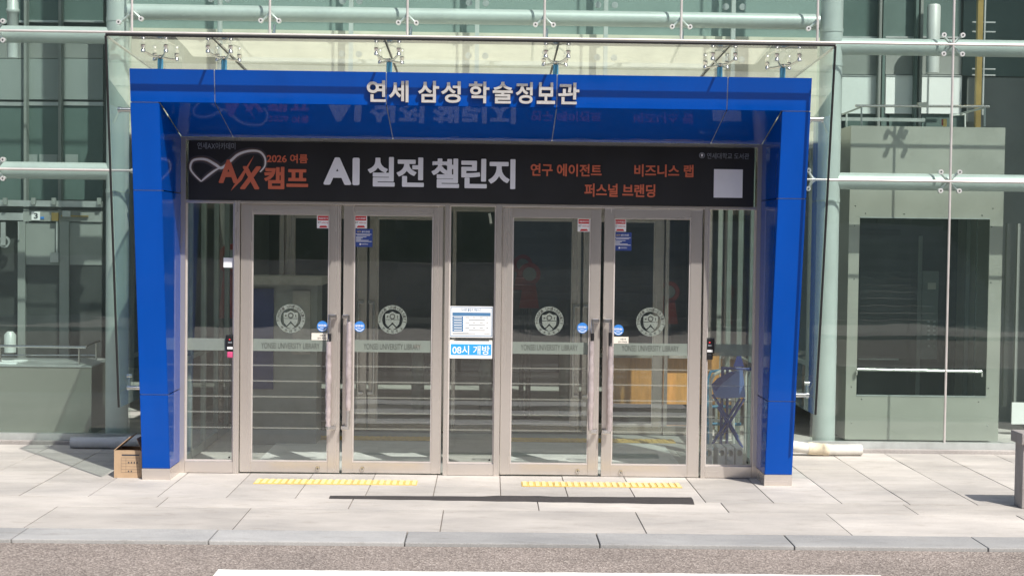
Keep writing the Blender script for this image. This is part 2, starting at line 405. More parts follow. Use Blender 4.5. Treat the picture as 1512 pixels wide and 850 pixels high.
# rubber ramp
rx0, rx1 = G(487, 734, 0).x, G(1022, 740, 0).x
m = MB(); ring0 = []; n = 26
for i in range(n + 1):
    f = i / n; x = rx0 + (rx1 - rx0) * f
    wy = .05 + .075 * f + .008 * math.sin(i * 1.7); h = .012 + .014 * f + (.006 if .45 < f < .6 else 0)
    yc = -1.20 - .03 * f
    ring0.append([m.bm.verts.new(p) for p in ((x, yc - wy, .001), (x, yc - wy * .35, h), (x, yc + wy * .5, h), (x, yc + wy, .001))])
for a, b in zip(ring0, ring0[1:]):
    for k in range(4): m.bm.faces.new((a[k], a[(k + 1) % 4], b[(k + 1) % 4], b[k]))
m.bm.faces.new(ring0[0]); m.bm.faces.new(list(reversed(ring0[-1])))
tag(obj('threshold_ramp', m, 'rubber'), 'long thin dark rubber wedge lying on the paving before the doors', 'ramp')

# ------------------------------------------------------------ building shell
def shell(name, mb, mt): return struct(obj(name, mb, mt))
shell('lobby_floor', box(-14, -.02, -.25, 14, 12, -.006), 'floor')
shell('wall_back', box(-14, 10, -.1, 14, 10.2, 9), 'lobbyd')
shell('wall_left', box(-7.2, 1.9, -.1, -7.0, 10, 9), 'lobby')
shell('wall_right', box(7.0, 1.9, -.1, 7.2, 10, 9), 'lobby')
shell('roof_slab', box(-9, 1.66, 9.0, 9, 12, 9.3), 'ceil')
shell('lobby_ceiling', box(-3.3, 2.86, 2.98, 3.3, 3.9, 3.15), 'ceil')
shell('upper_wall', box(-3.95, 3.3, 3.16, 3.95, 3.42, 5.6), 'teal')
shell('upper_wall_band', box(-3.95, 3.24, 3.16, 3.95, 3.298, 4.30), 'beige')
shell('lobby_side_wall', box(-3.34, 3.45, -.05, -3.22, 9.9, 2.97), 'lobby')
shell('lobby_side_wall', box(3.22, 3.45, -.05, 3.34, 9.9, 2.97), 'lobby')

# ------------------------------------------------------------ glass facade
FY = 1.70
fac = thing('glass_facade', 'greenish glass curtain wall on point fittings with grey steel tubes behind the entrance', 'facade', (0, FY, 0))
JX = [-6.07, -4.72, -3.37, -2.022, -.674, .674, 2.022, 3.37, 4.72, 6.07]
ZR = [.10, 2.695, 4.045, 5.395, 6.745, 8.98]
gp = .006
for xa, xb in zip(JX, JX[1:]):
    side = xb < -3.3 or xa > 3.3
    for za, zb in zip(ZR, ZR[1:]):
        if not side and zb < 4.1: continue
        obj('glass_panel', box(xa + gp, FY, za + gp, xb - gp, FY + .016, zb - gp), 'fglass', fac)
for x in JX:
    z0 = .08 if abs(x) > 3.4 else 4.02
    obj('joint_strip', MB().tube([(x, FY - .004, z0), (x, FY - .004, 8.98)], .0125, 8), 'jointrod', fac)
for z in ZR[1:5]:
    spans = [(-6.07, 6.07)] if z > 4 else [(-6.07, -3.05), (3.05, 6.07)]
    for a, b in spans: obj('joint_strip', MB().tube([(a, FY - .006, z), (b, FY - .006, z)], .0125, 8), 'jointrod', fac)
obj('facade_soffit_trim', box(-3.37, FY - .01, 3.985, 3.37, FY + .04, 4.018), 'black', fac)
CXP = 3.57
for s in (-1, 1):
    c = obj('column', MB().tube([(s * CXP, FY + .26, -.01), (s * CXP, FY + .26, 8.98)], .112, 28), 'tube', fac)
    for z in (2.50, 3.86, 4.20):
        obj('collar', MB().tube([(s * CXP, FY + .26, z - .02), (s * CXP, FY + .26, z + .02)], .1165, 28), 'tube', c)
    for z in (2.695, 4.045):
        obj('beam_tube', MB().tube([(s * (CXP + .04), FY + .26, z), (s * 6.6, FY + .26, z)], .085, 24), 'tube', fac)
    obj('sill_channel', box(s * 3.05, FY - .03, .012, s * 6.6, FY + .05, .098), 'alu', fac)
    pl = obj('stone_plinth', box(s * 3.0, FY - .115, -.02, s * 6.6, FY - .035, .035, bev=.004), 'planter', fac)
b = obj('beam_tube', MB().tube([(-3.50, FY + .26, 4.285), (3.42, FY + .26, 4.285)], .078, 24), 'tube', fac)
obj('end_cap', MB().tube([(3.40, FY + .26, 4.285), (3.44, FY + .26, 4.285)], .081, 24), 'alu', b)
def spider(c, arms, y0, parent, bolt_r=.024, hub=.024):
    c = Vector(c); m = MB()
    m.tube([c + Vector((0, y0, 0)), c + Vector((0, .03, 0))], hub, 12)
    ends = []
    for dx, dz in arms:
        e = c + Vector((dx, .0, dz)); m.tube([c + Vector((0, .035, 0)), c + Vector((dx * .55, .045, dz * .55)), e + Vector((0, .035, 0))], [.017, .013, .011], 8); ends.append(e)
    o = obj('spider_fitting', m, 'bolt', parent)
    for e in ends:
        bo = obj('bolt', MB().tube([e + Vector((0, -.012, 0)), e + Vector((0, .035, 0))], bolt_r, 16), 'bolt', o)
        obj('bolt_recess', MB().tube([e + Vector((0, -.0125, 0)), e + Vector((0, -.0145, 0))], bolt_r * .38, 10), 'elevd', o)
    return o
A4 = [(.093, .093), (-.093, .093), (.093, -.093), (-.093, -.093)]
for s in (-1, 1):
    for x in (4.72, 6.07):
        for z in (2.695, 4.045): spider((s * x, FY, z), A4, .18, fac)
    spider((s * 3.37, FY, 2.695), [(-.06, .09), (-.06, -.09)] if s > 0 else [(.06, .09), (.06, -.09)], .12, fac)
for x in JX[2:8]:
    arms = [(.088, -.075), (-.088, -.075)] if abs(x) < 3 else [(-.088, -.075)] if x > 0 else [(.088, -.075), (-.13, -.11)]
    spider((x, FY, 4.255), arms, .18, fac)
    if abs(x) < 3:      # lower inner clamp behind the glass
        m = MB().tube([(x + .02, FY + .10, 4.02), (x + .03, FY + .12, 4.16)], [.02, .012], 8)
        for d in (-.08, .10): m.tube([(x + .02, FY + .10, 4.05), (x + d, FY + .06, 4.03)], .010, 6)
        obj('lower_clamp', m, 'chrome', fac)
# slender glazing posts with discs behind the top band
for x in (-2.75, -1.35, 0.0, 1.38, 2.75):
    o = obj('glazing_post', box(x - .022, 3.0, 3.2, x + .022, 3.06, 5.9), 'tube', fac)
    for dz in (4.58, 4.02):
        for dx in (-.09, .09): obj('disc_bolt', MB().tube([(x + dx, 2.97, dz), (x + dx, 3.0, dz)], .035, 12), 'alu', o)

# ------------------------------------------------------------ leaning blue portal
PY0, SL = -.43, .152
def FYZ(z): return PY0 - SL * z
portal = thing('entrance_portal', 'glossy royal blue leaning portal frame around the glass doors', 'portal', (0, -.2, 0))
XO, XI = 2.76, 2.525
ZT, ZS, ZB = 3.412, 3.142, .098
SB = 2.925                                 # soffit height at the door plane
def slab(q, t, name, mt, parent=portal):
    a, b_, c_, d_ = [Vector(p) for p in q]; n = (b_ - a).cross(d_ - a).normalized()
    return obj(name, MB().prism(q, n * -t), mt, parent)
gj = .004
def front(x0, x1, z0, z1, name='cladding_panel'):
    return slab([(x0 + gj, FYZ(z0 + gj), z0 + gj), (x1 - gj, FYZ(z0 + gj), z0 + gj), (x1 - gj, FYZ(z1 - gj), z1 - gj), (x0 + gj, FYZ(z1 - gj), z1 - gj)], .006, name, 'blue')
bxs = [-XO, -2.075, -.69, .69, 2.075, XO]
for a, b in zip(bxs, bxs[1:]): front(a, b, ZS, ZT)
legz = [ZB, .735, 2.435, ZS]
for s in (-1, 1):
    x0, x1 = sorted((s * XO, s * XI))
    for a, b in zip(legz, legz[1:]):
        front(x0, x1, a, b)
        # inner and outer side cladding
        for X, t in ((s * XI, 1), (s * XO, -1)):
            q = [(X, FYZ(a + gj) + .008, a + gj), (X, -.045 if t > 0 else .0, a + gj), (X, -.045 if t > 0 else .0, min(b, ZT) - gj), (X, FYZ(b - gj) + .008, b - gj)]
            if t > 0 and b > 3:
                q[2] = (X, -.045, SB - .003)
            if t * s > 0: q = q
            o = obj('cladding_panel', MB().prism(q, (.006 * s * t, 0, 0)), 'blue', portal)
    # steel plinth
    obj('steel_plinth', MB().prism([(x0 - .001, FYZ(0) - .002, .0), (x1 + .001, FYZ(0) - .002, .0), (x1 + .001, FYZ(ZB) - .002, ZB), (x0 - .001, FYZ(ZB) - .002, ZB)], (0, .40, 0)), 'steel_h', portal)
    # core behind the panels that shows in the joints
    xa, xb = x0 + .009, x1 - .009
    obj('seam_backing', MB().prism([(xa, FYZ(ZB) + .0085, ZB), (xb, FYZ(ZB) + .0085, ZB), (xb, FYZ(ZT) + .0085, ZT - .01), (xa, FYZ(ZT) + .0085, ZT - .01)], (0, .10, 0)), 'seam', portal)
    obj('leg_core', box(xa, -.28, .0, xb, -.002, SB), 'black', portal)
obj('seam_backing', MB().prism([(-XI, FYZ(ZS) + .0085, ZS + .01), (XI, FYZ(ZS) + .0085, ZS + .01), (XI, FYZ(ZT) + .0085, ZT - .01), (-XI, FYZ(ZT) + .0085, ZT - .01)], (0, .06, 0)), 'seam', portal)
# soffit panels sloping down towards the doors, and the top sheet
def soff(x0, x1):
    ya = FYZ(ZS) + .002
    obj('soffit_panel', MB().prism([(x0 + gj, ya, ZS + .001), (x1 - gj, ya, ZS + .001), (x1 - gj, -.05, SB), (x0 + gj, -.05, SB)], (0, .0, .006)), 'blue', portal)
sxs = [-XI + .004] + bxs[1:-1] + [XI - .004]
for a, b in zip(sxs, sxs[1:]): soff(a, b)
obj('seam_backing', MB().prism([(-XI, FYZ(ZS) + .07, ZS - .002), (XI, FYZ(ZS) + .07, ZS - .002), (XI, -.05, SB + .008), (-XI, -.05, SB + .008)], (0, 0, .05)), 'seam', portal)
obj('top_sheet', MB().prism([(-XO, FYZ(ZT) + .008, ZT - .012), (XO, FYZ(ZT) + .008, ZT - .012), (XO, .0, 3.17), (-XO, .0, 3.17)], (0, 0, .008)), 'beige', portal)
obj('top_sheet', box(-XO, .003, 3.166, XO, 1.62, 3.176), 'diffuser', portal)  # unseen sheet made translucent so diffused sun brightens the inner doors
obj('head_panel', box(-2.66, .06, 2.968, 2.66, .08, 3.164), 'beige', portal)
# raised metal letters on the beam
sign = thing('building_sign', 'raised silver Korean letters mounted on the blue portal beam', 'sign', (0, FYZ(3.28), 3.2))
sx0, sz0, sx1, sz1 = RECT(541.5, 116.5, 855.5, 154.0, FYZ(3.28))
body = '연세 삼성 학술정보관'
cells = [541.5, 574, 617, 651, 692, 727, 761, 792, 823.5]
ends = [570.5, 604, 649, 681, 723, 757.5, 787, 820, 855.5]
i = 0
for ch in body:
    if ch == ' ': continue
    f = (cells[i] + ends[i]) / 2; dy = (f - 698) * .0125
    x0, z0, x1, z1 = RECT(cells[i] + .5, 118.3 + 3 + dy, ends[i] - .5, 149.8 + 3 + dy, FYZ(3.28))
    yb = FYZ(3.28) - .03
    for mt, off, bold, dep in (('letterside', .0, .030, .022), ('letter', -.022, .022, .006)):
        me = text_mesh(ch, x0, z0, x1, z1, yb + .022 + off, dep, bold)
        for v in me.vertices: v.co.y += FYZ(v.co.z) - FYZ(3.28)
        if mt == 'letterside': par = obj('letter', me, mt, sign)
        else: obj('letter_face', me, mt, par)
    obj('stud', MB().tube([((x0 + x1) / 2, yb + .015, (z0 + z1) / 2), ((x0 + x1) / 2, yb + .034, (z0 + z1) / 2)], .006, 6), 'chrome', par)
    i += 1

# ------------------------------------------------------------ glass canopy over and beside the portal
can = thing('glass_canopy', 'frosted glass canopy and side wings held by spider clamps behind the blue portal', 'canopy', (0, .3, 0))
CW, CYF = 2.885, -.205                          # half width, set-back behind the portal face
def CY_(z): return PY0 + CYF - SL * z
CZ = 3.636
RS = .05
cxs = [-CW, -2.055, -.69, .69, 2.055, CW]
yf = CY_(CZ)
def roof_z(y): return CZ - RS * (y - yf)
for a, b in zip(cxs, cxs[1:]):
    obj('roof_panel', MB().prism([(a + .006, yf, CZ), (b - .006, yf, CZ), (b - .006, FY - .05, roof_z(FY - .05)), (a + .006, FY - .05, roof_z(FY - .05))], (0, 0, .014)), 'rglass', can)
for x in cxs[1:-1]:
    obj('roof_joint', MB().prism([(x - .007, yf, CZ - .002), (x + .007, yf, CZ - .002), (x + .007, FY - .05, roof_z(FY - .05) - .002), (x - .007, FY - .05, roof_z(FY - .05) - .002)], (0, 0, .02)), 'black', can)
obj('roof_edge', MB().tube([(-CW, yf - .004, CZ + .010), (CW, yf - .004, CZ + .010)], .013, 8), 'black', can)
for s in (-1, 1):
    X = s * CW
    zb = .65
    obj('side_panel', MB().prism([(X, CY_(zb), zb), (X, FY - .06, zb), (X, FY - .06, roof_z(FY - .06)), (X, CY_(CZ), CZ)], (-.014 * s, 0, 0)), 'wglass', can)
    obj('edge_gasket', MB().tube([(X, CY_(zb) - .004, zb), (X, CY_(CZ) - .004, CZ)], .0095, 8), 'black', can)
    obj('edge_trim', MB().tube([(X, yf, CZ), (X, FY - .06, roof_z(FY - .06))], .010, 8), 'jointrod', can)
    # side clamps
    for z, fz in ((.765, 1), (3.10, 0)):
        yy = CY_(z) + .46
        m = MB()
        m.tube([(X + s * .03, yy, z), (X - s * .075, yy, z)], .020, 12)
        m.tube([(X - s * .06, yy, z), (X - s * .118, yy + .07, z + (.09 if fz else -.10))], [.014, .011], 8)
        o = obj('side_clamp', m, 'chrome', can)
        obj('bolt', MB().tube([(X + s * .035, yy, z), (X + s * .012, yy, z)], .026, 14), 'chrome', o)
        if fz:
            obj('clamp_arm', MB().tube([(X + s * .02, yy, z), (X + s * .03, yy + .02, z + .10)], [.013, .010], 8), 'chrome', o)
            obj('bolt', MB().tube([(X + s * .045, yy + .02, z + .10), (X + s * .0, yy + .02, z + .10)], .019, 12), 'chrome', o)
for x in (-2.58, -2.055, -.69, .69, 2.055, 2.58):
    yy = -.64; zt = roof_z(yy)
    po = obj('canopy_post', MB().tube([(x, yy + .02, 3.2), (x, yy + .02, zt - .075)], .024, 14), 'bluepost', can)
    m = MB(); m.tube([(x, yy + .02, zt - .085), (x, yy + .02, zt - .055)], .026, 12)
    bl = []
    for dx in (-.092, .092):
        for dy in (-.20, .22):
            e = Vector((x + dx, yy + dy, roof_z(yy + dy) - .055)); bl.append(e)
            m.tube([(x, yy + .02, zt - .07), (x + dx * .5, yy + .02 + (dy - .02) * .5, zt - .072), e], [.012, .010, .008], 8)
    o = obj('canopy_spider', m, 'chrome', can)
    for e in bl:
        obj('bolt', MB().tube([e + Vector((0, 0, -.01)), e + Vector((0, 0, .012)), e + Vector((0, 0, .013)), e + Vector((0, 0, .026)), e + Vector((0, 0, .027)), e + Vector((0, 0, .053))], [.018, .018, .013, .013, .019, .019], 12), 'chrome', o)

# ------------------------------------------------------------ entrance screen: posts, sidelights, transom
scr = thing('entrance_screen', 'brushed steel door frame with narrow side windows and a transom behind the banner', 'door frame', (0, 0, 0))
HZ0, HZ1, TZ0, TZ1 = 2.352, 2.380, 2.895, 2.922
posts = [(-2.53, -2.482), (-2.063, -2.012), (-.229, -.191), (.215, .266), (2.034, 2.072), (2.487, 2.531)]
for a, b in posts: obj('post', MB().box(a, -.05, 0, b, .05, 2.922, bev=.003), 'steel', scr)
for a, b in zip(posts, posts[1:]):
    obj('transom_rail', MB().box(a[1], -.046, HZ0, b[0], .046, HZ1, bev=.003), 'steel_h', scr)
    obj('head_rail', MB().box(a[1], -.046, TZ0, b[0], .046, TZ1, bev=.003), 'steel_h', scr)
    obj('transom_pane', box(a[1], -.005, HZ1, b[0], .007, TZ0), 'dglass', scr)
bandz0, bandz1 = 1.071, 1.176
sidel = []
for a, b in ((posts[0], posts[1]), (posts[2], posts[3]), (posts[4], posts[5])):
    x0, x1 = a[1], b[0]
    obj('bottom_rail', MB().box(x0, -.045, .003, x1, .045, .104, bev=.004), 'steel_h', scr)
    p = obj('side_pane', box(x0, -.006, .104, x1, .006, HZ0), 'dglass', scr)
    obj('glazing_bead', box(x0 + .001, -.022, .1045, x1 - .001, -.0065, .116), 'jointrod', scr)
    for xx in (x0 + .0005, x1 - .0125): obj('glazing_bead', box(xx, -.022, .117, xx + .012, -.0065, HZ0 - .001), 'jointrod', scr)
    if abs(x0) > 1: obj('frosted_band', box(x0 + .013, -.0085, bandz0, x1 - .013, -.0065, bandz1), 'etch', p)
    sidel.append((x0, x1))
    obj('fixing_screw', MB().tube([(x1 - .035, -.024, .135), (x1 - .035, -.0066, .135)], .008, 8), 'black', scr)

# ------------------------------------------------------------ doors
def crest(cx, cz, y, parent, r=.126):
    o = obj('etched_crest', MB().ring((cx, y, cz), r * .72, r, .001), 'crest', parent)
    m = MB()
    def sh(pts): m.prism([(cx + a * r, y, cz + b * r) for a, b in pts], (0, .001, 0))
    sh([(-.50, .40), (-.50, .02), (.50, .02), (.50, .40), (.25, .42), (0, .56), (-.25, .42)])
    sh([(-.50, -.02), (-.46, -.30), (-.30, -.50), (-.14, -.36), (0, -.18), (.14, -.36), (.30, -.50), (.46, -.30), (.50, -.02)])
    sh([(0, -.33), (-.26, -.58), (0, -.72), (.26, -.58)])
    obj('etched_crest_shield', m, 'crest', parent)
    obj('crest_mark', MB().ring((cx, y - .0012, cz + .22 * r), .12 * r, .20 * r, .001, 20), 'etchink', parent)
    m = MB()
    for a, b_ in (((-.40, .25), (-.28, .15)), ((.32, .29), (.38, .10))): m.box(cx + a[0] * r, y - .0012, cz + b_[1] * r, cx + b_[0] * r, y - .0002, cz + a[1] * r)
    obj('crest_mark', m, 'etchink', parent)
    # lettering round the ring, one joined mesh
    bmj = bmesh.new()
    def arc(txt, a0, a1, rad, up, h):
        n = len(txt)
        for i, ch in enumerate(txt):
            if ch == ' ': continue
            a = a0 + (a1 - a0) * i / (n - 1)
            me = text_mesh(ch, -.4 * h, -.5 * h, .4 * h, .5 * h, 0, .0008, .01)
            rot = a - math.pi / 2 if up else a + math.pi / 2
            Mx = Matrix.Translation((cx + rad * math.cos(a), y - .0004, cz + rad * math.sin(a))) @ Matrix.Rotation(-rot, 4, 'Y')
            me.transform(Mx); bmj.from_mesh(me); bpy.data.meshes.remove(me)
    arc('YONSEI UNIVERSITY', R(190), R(-10), r * .86, True, r * .19)
    arc('연세대학교', R(225), R(315), r * .86, False, r * .18)
    me = bpy.data.meshes.new('crest_lettering'); bmj.to_mesh(me); bmj.free()
    obj('crest_lettering', me, 'etchink', parent)
DX = [(-2.006, -1.908, -1.238, -1.136), (-1.113, -1.022, -.333, -.2475), (.27, .360, 1.043, 1.134), (1.160, 1.248, 1.918, 2.019)]
dlab = ['leftmost glass door in a brushed steel frame, next to the left side window',
        'second glass door from the left, left of the opening hours notice',
        'third glass door from the left, right of the opening hours notice',
        'rightmost glass door in a brushed steel frame, next to the right side window']
crx = [429.5, 579.5, 811, 960.5]; crz = [470, 471.5, 473.5, 475]
txr = [(386, 472), (537, 621), (769, 853), (918, 1002)]
lockx = [469.5, 535, 852.5, 916]
hbar = [488, 515.5, 873, 899]; hang = [1, -1, 1, -1]
wrapz = [(503, 627), (474, 603), (498, 628), (505, 629)]
doors = []
def make_door(k, dy, full):
    a, b, c, d = DX[k]; dx = .0
    lab = dlab[k] if full else ['inner glass door behind the leftmost outer door, seen through its pane', 'inner glass door behind the second outer door from the left', 'inner glass door behind the third outer door from the left', 'inner glass door behind the rightmost outer door'][k]
    t = thing('glass_door', lab, 'door', ((a + d) / 2, dy, .006), 'outer entrance doors' if full else 'inner vestibule doors')
    zb = .010 if k != 3 else .004
    yA, yB = dy - .024, dy + .024
    if k == 3 and full: yA, yB = yA - .012, yB - .012
    z0, z1, zt = .105, 2.260, 2.347
    for x0, x1 in ((a, b), (c, d)):
        obj('stile', MB().box(x0, yA, zb, x1, yB, zt, bev=.003), 'steel', t)
    obj('top_rail', MB().box(b, yA + .003, z1, c, yB - .003, zt - .002, bev=.002), 'steel_h', t)
    obj('bottom_rail', MB().box(b, yA + .003, zb + .001, c, yB - .003, z0, bev=.002), 'steel_h', t)
    ym = (yA + yB) / 2
    p = obj('pane', box(b, ym - .005, z0, c, ym + .005, z1), 'dglass' if full else 'iglass', t)
    for x0, x1, q0, q1 in ((b, b + .010, z0, z1), (c - .010, c, z0, z1)): obj('glazing_bead', box(x0 + .0004, yA + .008, q0, x1 - .0004, ym - .006, q1), 'jointrod', t)
    obj('glazing_bead', box(b + .011, yA + .008, z0 + .0005, c - .011, ym - .006, z0 + .011), 'jointrod', t)
    # pull handle
    hx = P(hbar[k], 540, 0).x; hs = hang[k]
    zt_, zb_ = P(490, 466, 0).z + (-.012 if k > 1 else 0), P(490, 629, 0).z - (.010 if k > 1 else 0)
    yh = yA - .075
    xm = hx + hs * .045
    h = obj('handle', MB().tube([(hx, yh, zb_ - .015), (hx - hs * .006, yh - .006, (zb_ + zt_) / 2), (hx, yh, zt_ + .015)], .0135, 12), 'chrome', t)
    for z in (zt_, zb_):
        obj('bracket', MB().box(min(hx, xm) - .004, yh - .012, z - .017, max(hx, xm) + .004, yh + .014, z + .017, bev=.003).box(xm - .014, yh + .013, z - .014, xm + .014, yA - .0005, z + .014), 'chrome', h)
    if full:
        w0, w1 = P(490, wrapz[k][0], 0).z, P(490, wrapz[k][1], 0).z
        n = 22; pts = []; rad = []
        for i in range(n + 1):
            f = i / n; z = w0 + (w1 - w0) * f
            pts.append((hx - hs * .006 + random.uniform(-.0012, .0012), yh - .005 + random.uniform(-.002, .002), z)); rad.append(.0215 + random.uniform(-.0035, .003) + .005 * math.sin(f * 3.1))
        obj('wrap_sleeve', MB().tube(pts, rad, 14), 'wrap', h)
        if k in (0, 2, 3): obj('black_grip', MB().tube([(hx - hs * .001, yh, w0 + .004), (hx, yh, w0 + (.07 if k != 3 else .12))], .0165, 12), 'blackp', h)
        # etched band, crest, name
        yb = ym - .0075
        bd = obj('frosted_band', box(b + .011, yb, bandz0, c - .011, yb + .0015, bandz1), 'etch', p)
        tx0, tz0, tx1, tz1 = RECT(txr[k][0], 506 + k * 1.3, txr[k][1], 514.5 + k * 1.3, ym)
        obj('band_lettering', text_mesh('YONSEI UNIVERSITY LIBRARY', tx0, tz0 , tx1, tz1, yb - .0004, .0006, 0), 'etchink', p)
        cc = P(crx[k], crz[k], ym); crest(cc.x, cc.z, yb, p)
        for i in range(5):   # thin pale lines in the lower half of the pane
            z = .945 - .137 * i
            obj('pale_line', box(b + .011, yb, z - .006, c - .011, yb + .001, z + .006), 'line', p)
        lx = P(lockx[k], 694, 0).x
        lk = obj('lock', MB().tube([(lx, yA + .002, .038 + zb), (lx, yA - .010, .038 + zb)], .020, 16), 'chrome', t)
        obj('keyhole', box(lx - .003, yA - .0115, .030 + zb, lx + .003, yA - .0102, .046 + zb), 'black', lk)
    doors.append(t); return t, ym
ymid = []
for k in range(4): ymid.append(make_door(k, 0, True)[1])
for x0, x1 in (sidel[0], sidel[2], sidel[1]):
    pp = [o for o in scr.children if o.name.startswith('side_pane')]
for (x0, x1), p in zip(sidel, pp):
    for i in range(5):
        z = .945 - .137 * i
        if abs(x0) < 1 and i == 0: continue
        obj('pale_line', box(x0 + .013, -.0085, z - .006, x1 - .013, -.0065, z + .006), 'line', p)
IY = 2.82
for k in range(4): make_door(k, IY, False)
ins = thing('inner_screen', 'inner steel door frame at the back of the vestibule', 'door frame', (0, IY, 0))
for a, b in posts: obj('post', box(a, IY - .05, 0, b, IY + .05, 2.92), 'steel', ins)
for a, b in zip(posts, posts[1:]):
    obj('transom_rail', box(a[1], IY - .046, HZ0, b[0], IY + .046, HZ1 + .03), 'steel_h', ins)
    obj('transom_pane', box(a[1], IY - .005, HZ1 + .03, b[0], IY + .005, 2.97), 'iglass', ins)
for a, b in ((posts[0], posts[1]), (posts[2], posts[3]), (posts[4], posts[5])):
    obj('bottom_rail', box(a[1], IY - .045, .003, b[0], IY + .045, .10), 'steel_h', ins)
    obj('side_pane', box(a[1], IY - .006, .10, b[0], IY + .006, HZ0), 'iglass', ins)
# vestibule side walls and ceiling
for s, nm in ((-1, 'left'), (1, 'right')):
    vw = thing('vestibule_side_wall', 'glazed %s wall of the vestibule with slim steel posts' % nm, 'wall', (s * 2.62, 1.4, 0), 'glazed vestibule walls')
    for y in (.10, .75, 1.42, 2.09, 2.70): obj('post', box(s * 2.60 - .025, y - .025, 0, s * 2.60 + .025, y + .025, 2.93), 'gatepost', vw)
    for y0, y1 in ((.127, .723), (.777, 1.393), (1.447, 2.063), (2.117, 2.673)):
        obj('pane', box(s * 2.60 - .005, y0, .08, s * 2.60 + .005, y1, 2.85), 'iglass', vw)
        obj('rail', box(s * 2.60 - .02, y0, .0, s * 2.60 + .02, y1, .078), 'gatepost', vw); obj('rail', box(s * 2.60 - .02, y0, .93, s * 2.60 + .02, y1, .965), 'gatepost', vw)
shell('vestibule_ceiling', box(-2.66, .055, 2.935, 2.66, 1.60, 2.965), 'iglass')  # left clear so light from the added diffuser reaches the inner doors
shell('vestibule_ceiling', box(-2.66, 1.602, 2.935, 2.66, 2.855, 2.965), 'ceil')

# ------------------------------------------------------------ banner
BY = -.062
ban = thing('event_banner', 'long black vinyl banner with white and orange Korean lettering above the doors', 'banner', (0, BY, 2.64))
q = [P(279.5, 207.5, BY), P(1114, 218, BY), P(1113.5, 306.8, BY), P(280, 297, BY)]
bz0, bz1 = 2.378, 2.892
m = MB(); n = 48; rowsb = []
for i in range(n + 1):
    x = -2.457 + 4.915 * i / n
    rowsb.append([m.bm.verts.new((x, BY + .004 * math.sin(i * .8) * (1 - j / 3) * .5 + .002, bz0 + (bz1 - bz0) * j / 3)) for j in range(4)])
for a, b in zip(rowsb, rowsb[1:]):
    for j in range(3): m.bm.faces.new((a[j], b[j], b[j + 1], a[j + 1]))
ex = bmesh.ops.extrude_face_region(m.bm, geom=list(m.bm.faces)); bmesh.ops.translate(m.bm, vec=(0, .004, 0), verts=[g for g in ex['geom'] if isinstance(g, bmesh.types.BMVert)])
obj('banner_sheet', m, 'banner', ban)
TY = BY - .004
def bt(body, px0, py0, px1, py1, mt, bold=.0, name='lettering', shear=0):
    return obj(name, ptext(body, px0, py0, px1, py1, TY, depth=.0015, bold=bold, shear=shear), mt, ban)
bt('연세AX아카데미', 291.5, 210.5, 347.5, 220.5, 'p_grey', .008)
bt('2026 여름', 394, 227.5, 454.5, 241, 'p_orange', .025)
bt('캠프', 390, 246.5, 455, 279.5, 'p_orange', .036)
bt('A', 323, 236, 352, 270.5, 'p_orange', .045, shear=.0)
bt('X', 354.5, 245.5, 385.5, 279.5, 'p_orange', .045, shear=.12)
sp = [P(x, y, TY - .002) for x, y in ((340.5, 282), (350, 266), (375, 230), (357, 266))]
obj('slash', MB().prism(sp, (0, .0015, 0)), 'p_orange', ban)
for body_, x0, x1, y0, y1 in (('A', 477.5, 519, 232.5, 273), ('I', 520.5, 531, 233, 273.5), ('실', 543, 583, 231.8, 275.5), ('전', 585.5, 626, 232.5, 276), ('챌', 637, 678, 234, 277.5), ('린', 681, 719, 234.5, 278), ('지', 721, 761, 235, 279)):
    bt(body_, x0, y0, x1, y1, 'p_white', .036 if body_ not in 'AI' else .05)
bt('연구 에이전트', 783.5, 242, 888.5, 260.5, 'p_orange', .026)
bt('비즈니스 랩', 936.5, 243, 1024, 261.5, 'p_orange', .026)
bt('퍼스널 브랜딩', 863, 271.5, 967.5, 291, 'p_orange', .026)
bt('연세대학교 도서관', 1044, 226, 1106, 235, 'p_grey', .006)
ec = P(1036.5, 229.5, TY); obj('emblem', MB().ring((ec.x, TY - .0015, ec.z), .018, .026, .001, 20), 'p_grey', ban)
obj('emblem', MB().prism([(ec.x + a, TY - .0015, ec.z + b) for a, b in ((-.010, .012), (-.008, -.006), (0, -.014), (.008, -.006), (.010, .012))], (0, .001, 0)), 'p_white', ban)
obj('blank_square', pbox(1054, 250, 1096.5, 292, TY - .0015, .001), 'p_white', ban)
# looping ribbon of light, printed
ctrl = [(297, 268), (286, 257), (281, 248), (284, 238), (293, 235), (305, 236), (318, 243), (327, 248), (340, 238), (352, 228), (368, 223), (383, 224), (391, 233), (391, 245), (384, 254)]
ctrl2 = [(297, 268), (305, 261), (317, 252), (325, 248)]
def spline(c, n=10):
    out = []
    for i in range(len(c) - 1):
        p0 = c[max(0, i - 1)]; p1 = c[i]; p2 = c[i + 1]; p3 = c[min(len(c) - 1, i + 2)]
        for k in range(n):
            t = k / n
            out.append(tuple(.5 * ((2 * p1[j]) + (-p0[j] + p2[j]) * t + (2 * p0[j] - 5 * p1[j] + 4 * p2[j] - p3[j]) * t * t + (-p0[j] + 3 * p1[j] - 3 * p2[j] + p3[j]) * t ** 3) for j in (0, 1)))
    out.append(c[-1]); return out
def ribbon(c, w, mt, dy, name):
    pts = spline(c); L = []; Rr = []
    for i, p in enumerate(pts):
        a = pts[max(0, i - 1)]; b = pts[min(len(pts) - 1, i + 1)]
        d = Vector((b[0] - a[0], b[1] - a[1])).normalized(); f = i / (len(pts) - 1); ww = w * (.35 + .65 * math.sin(math.pi * min(1, max(0, .06 + f * .9))))
        L.append(P(p[0] - d.y * ww, p[1] + d.x * ww, TY - dy)); Rr.append(P(p[0] + d.y * ww, p[1] - d.x * ww, TY - dy))
    obj(name, MB().strip(L, Rr, .0004), mt, ban)
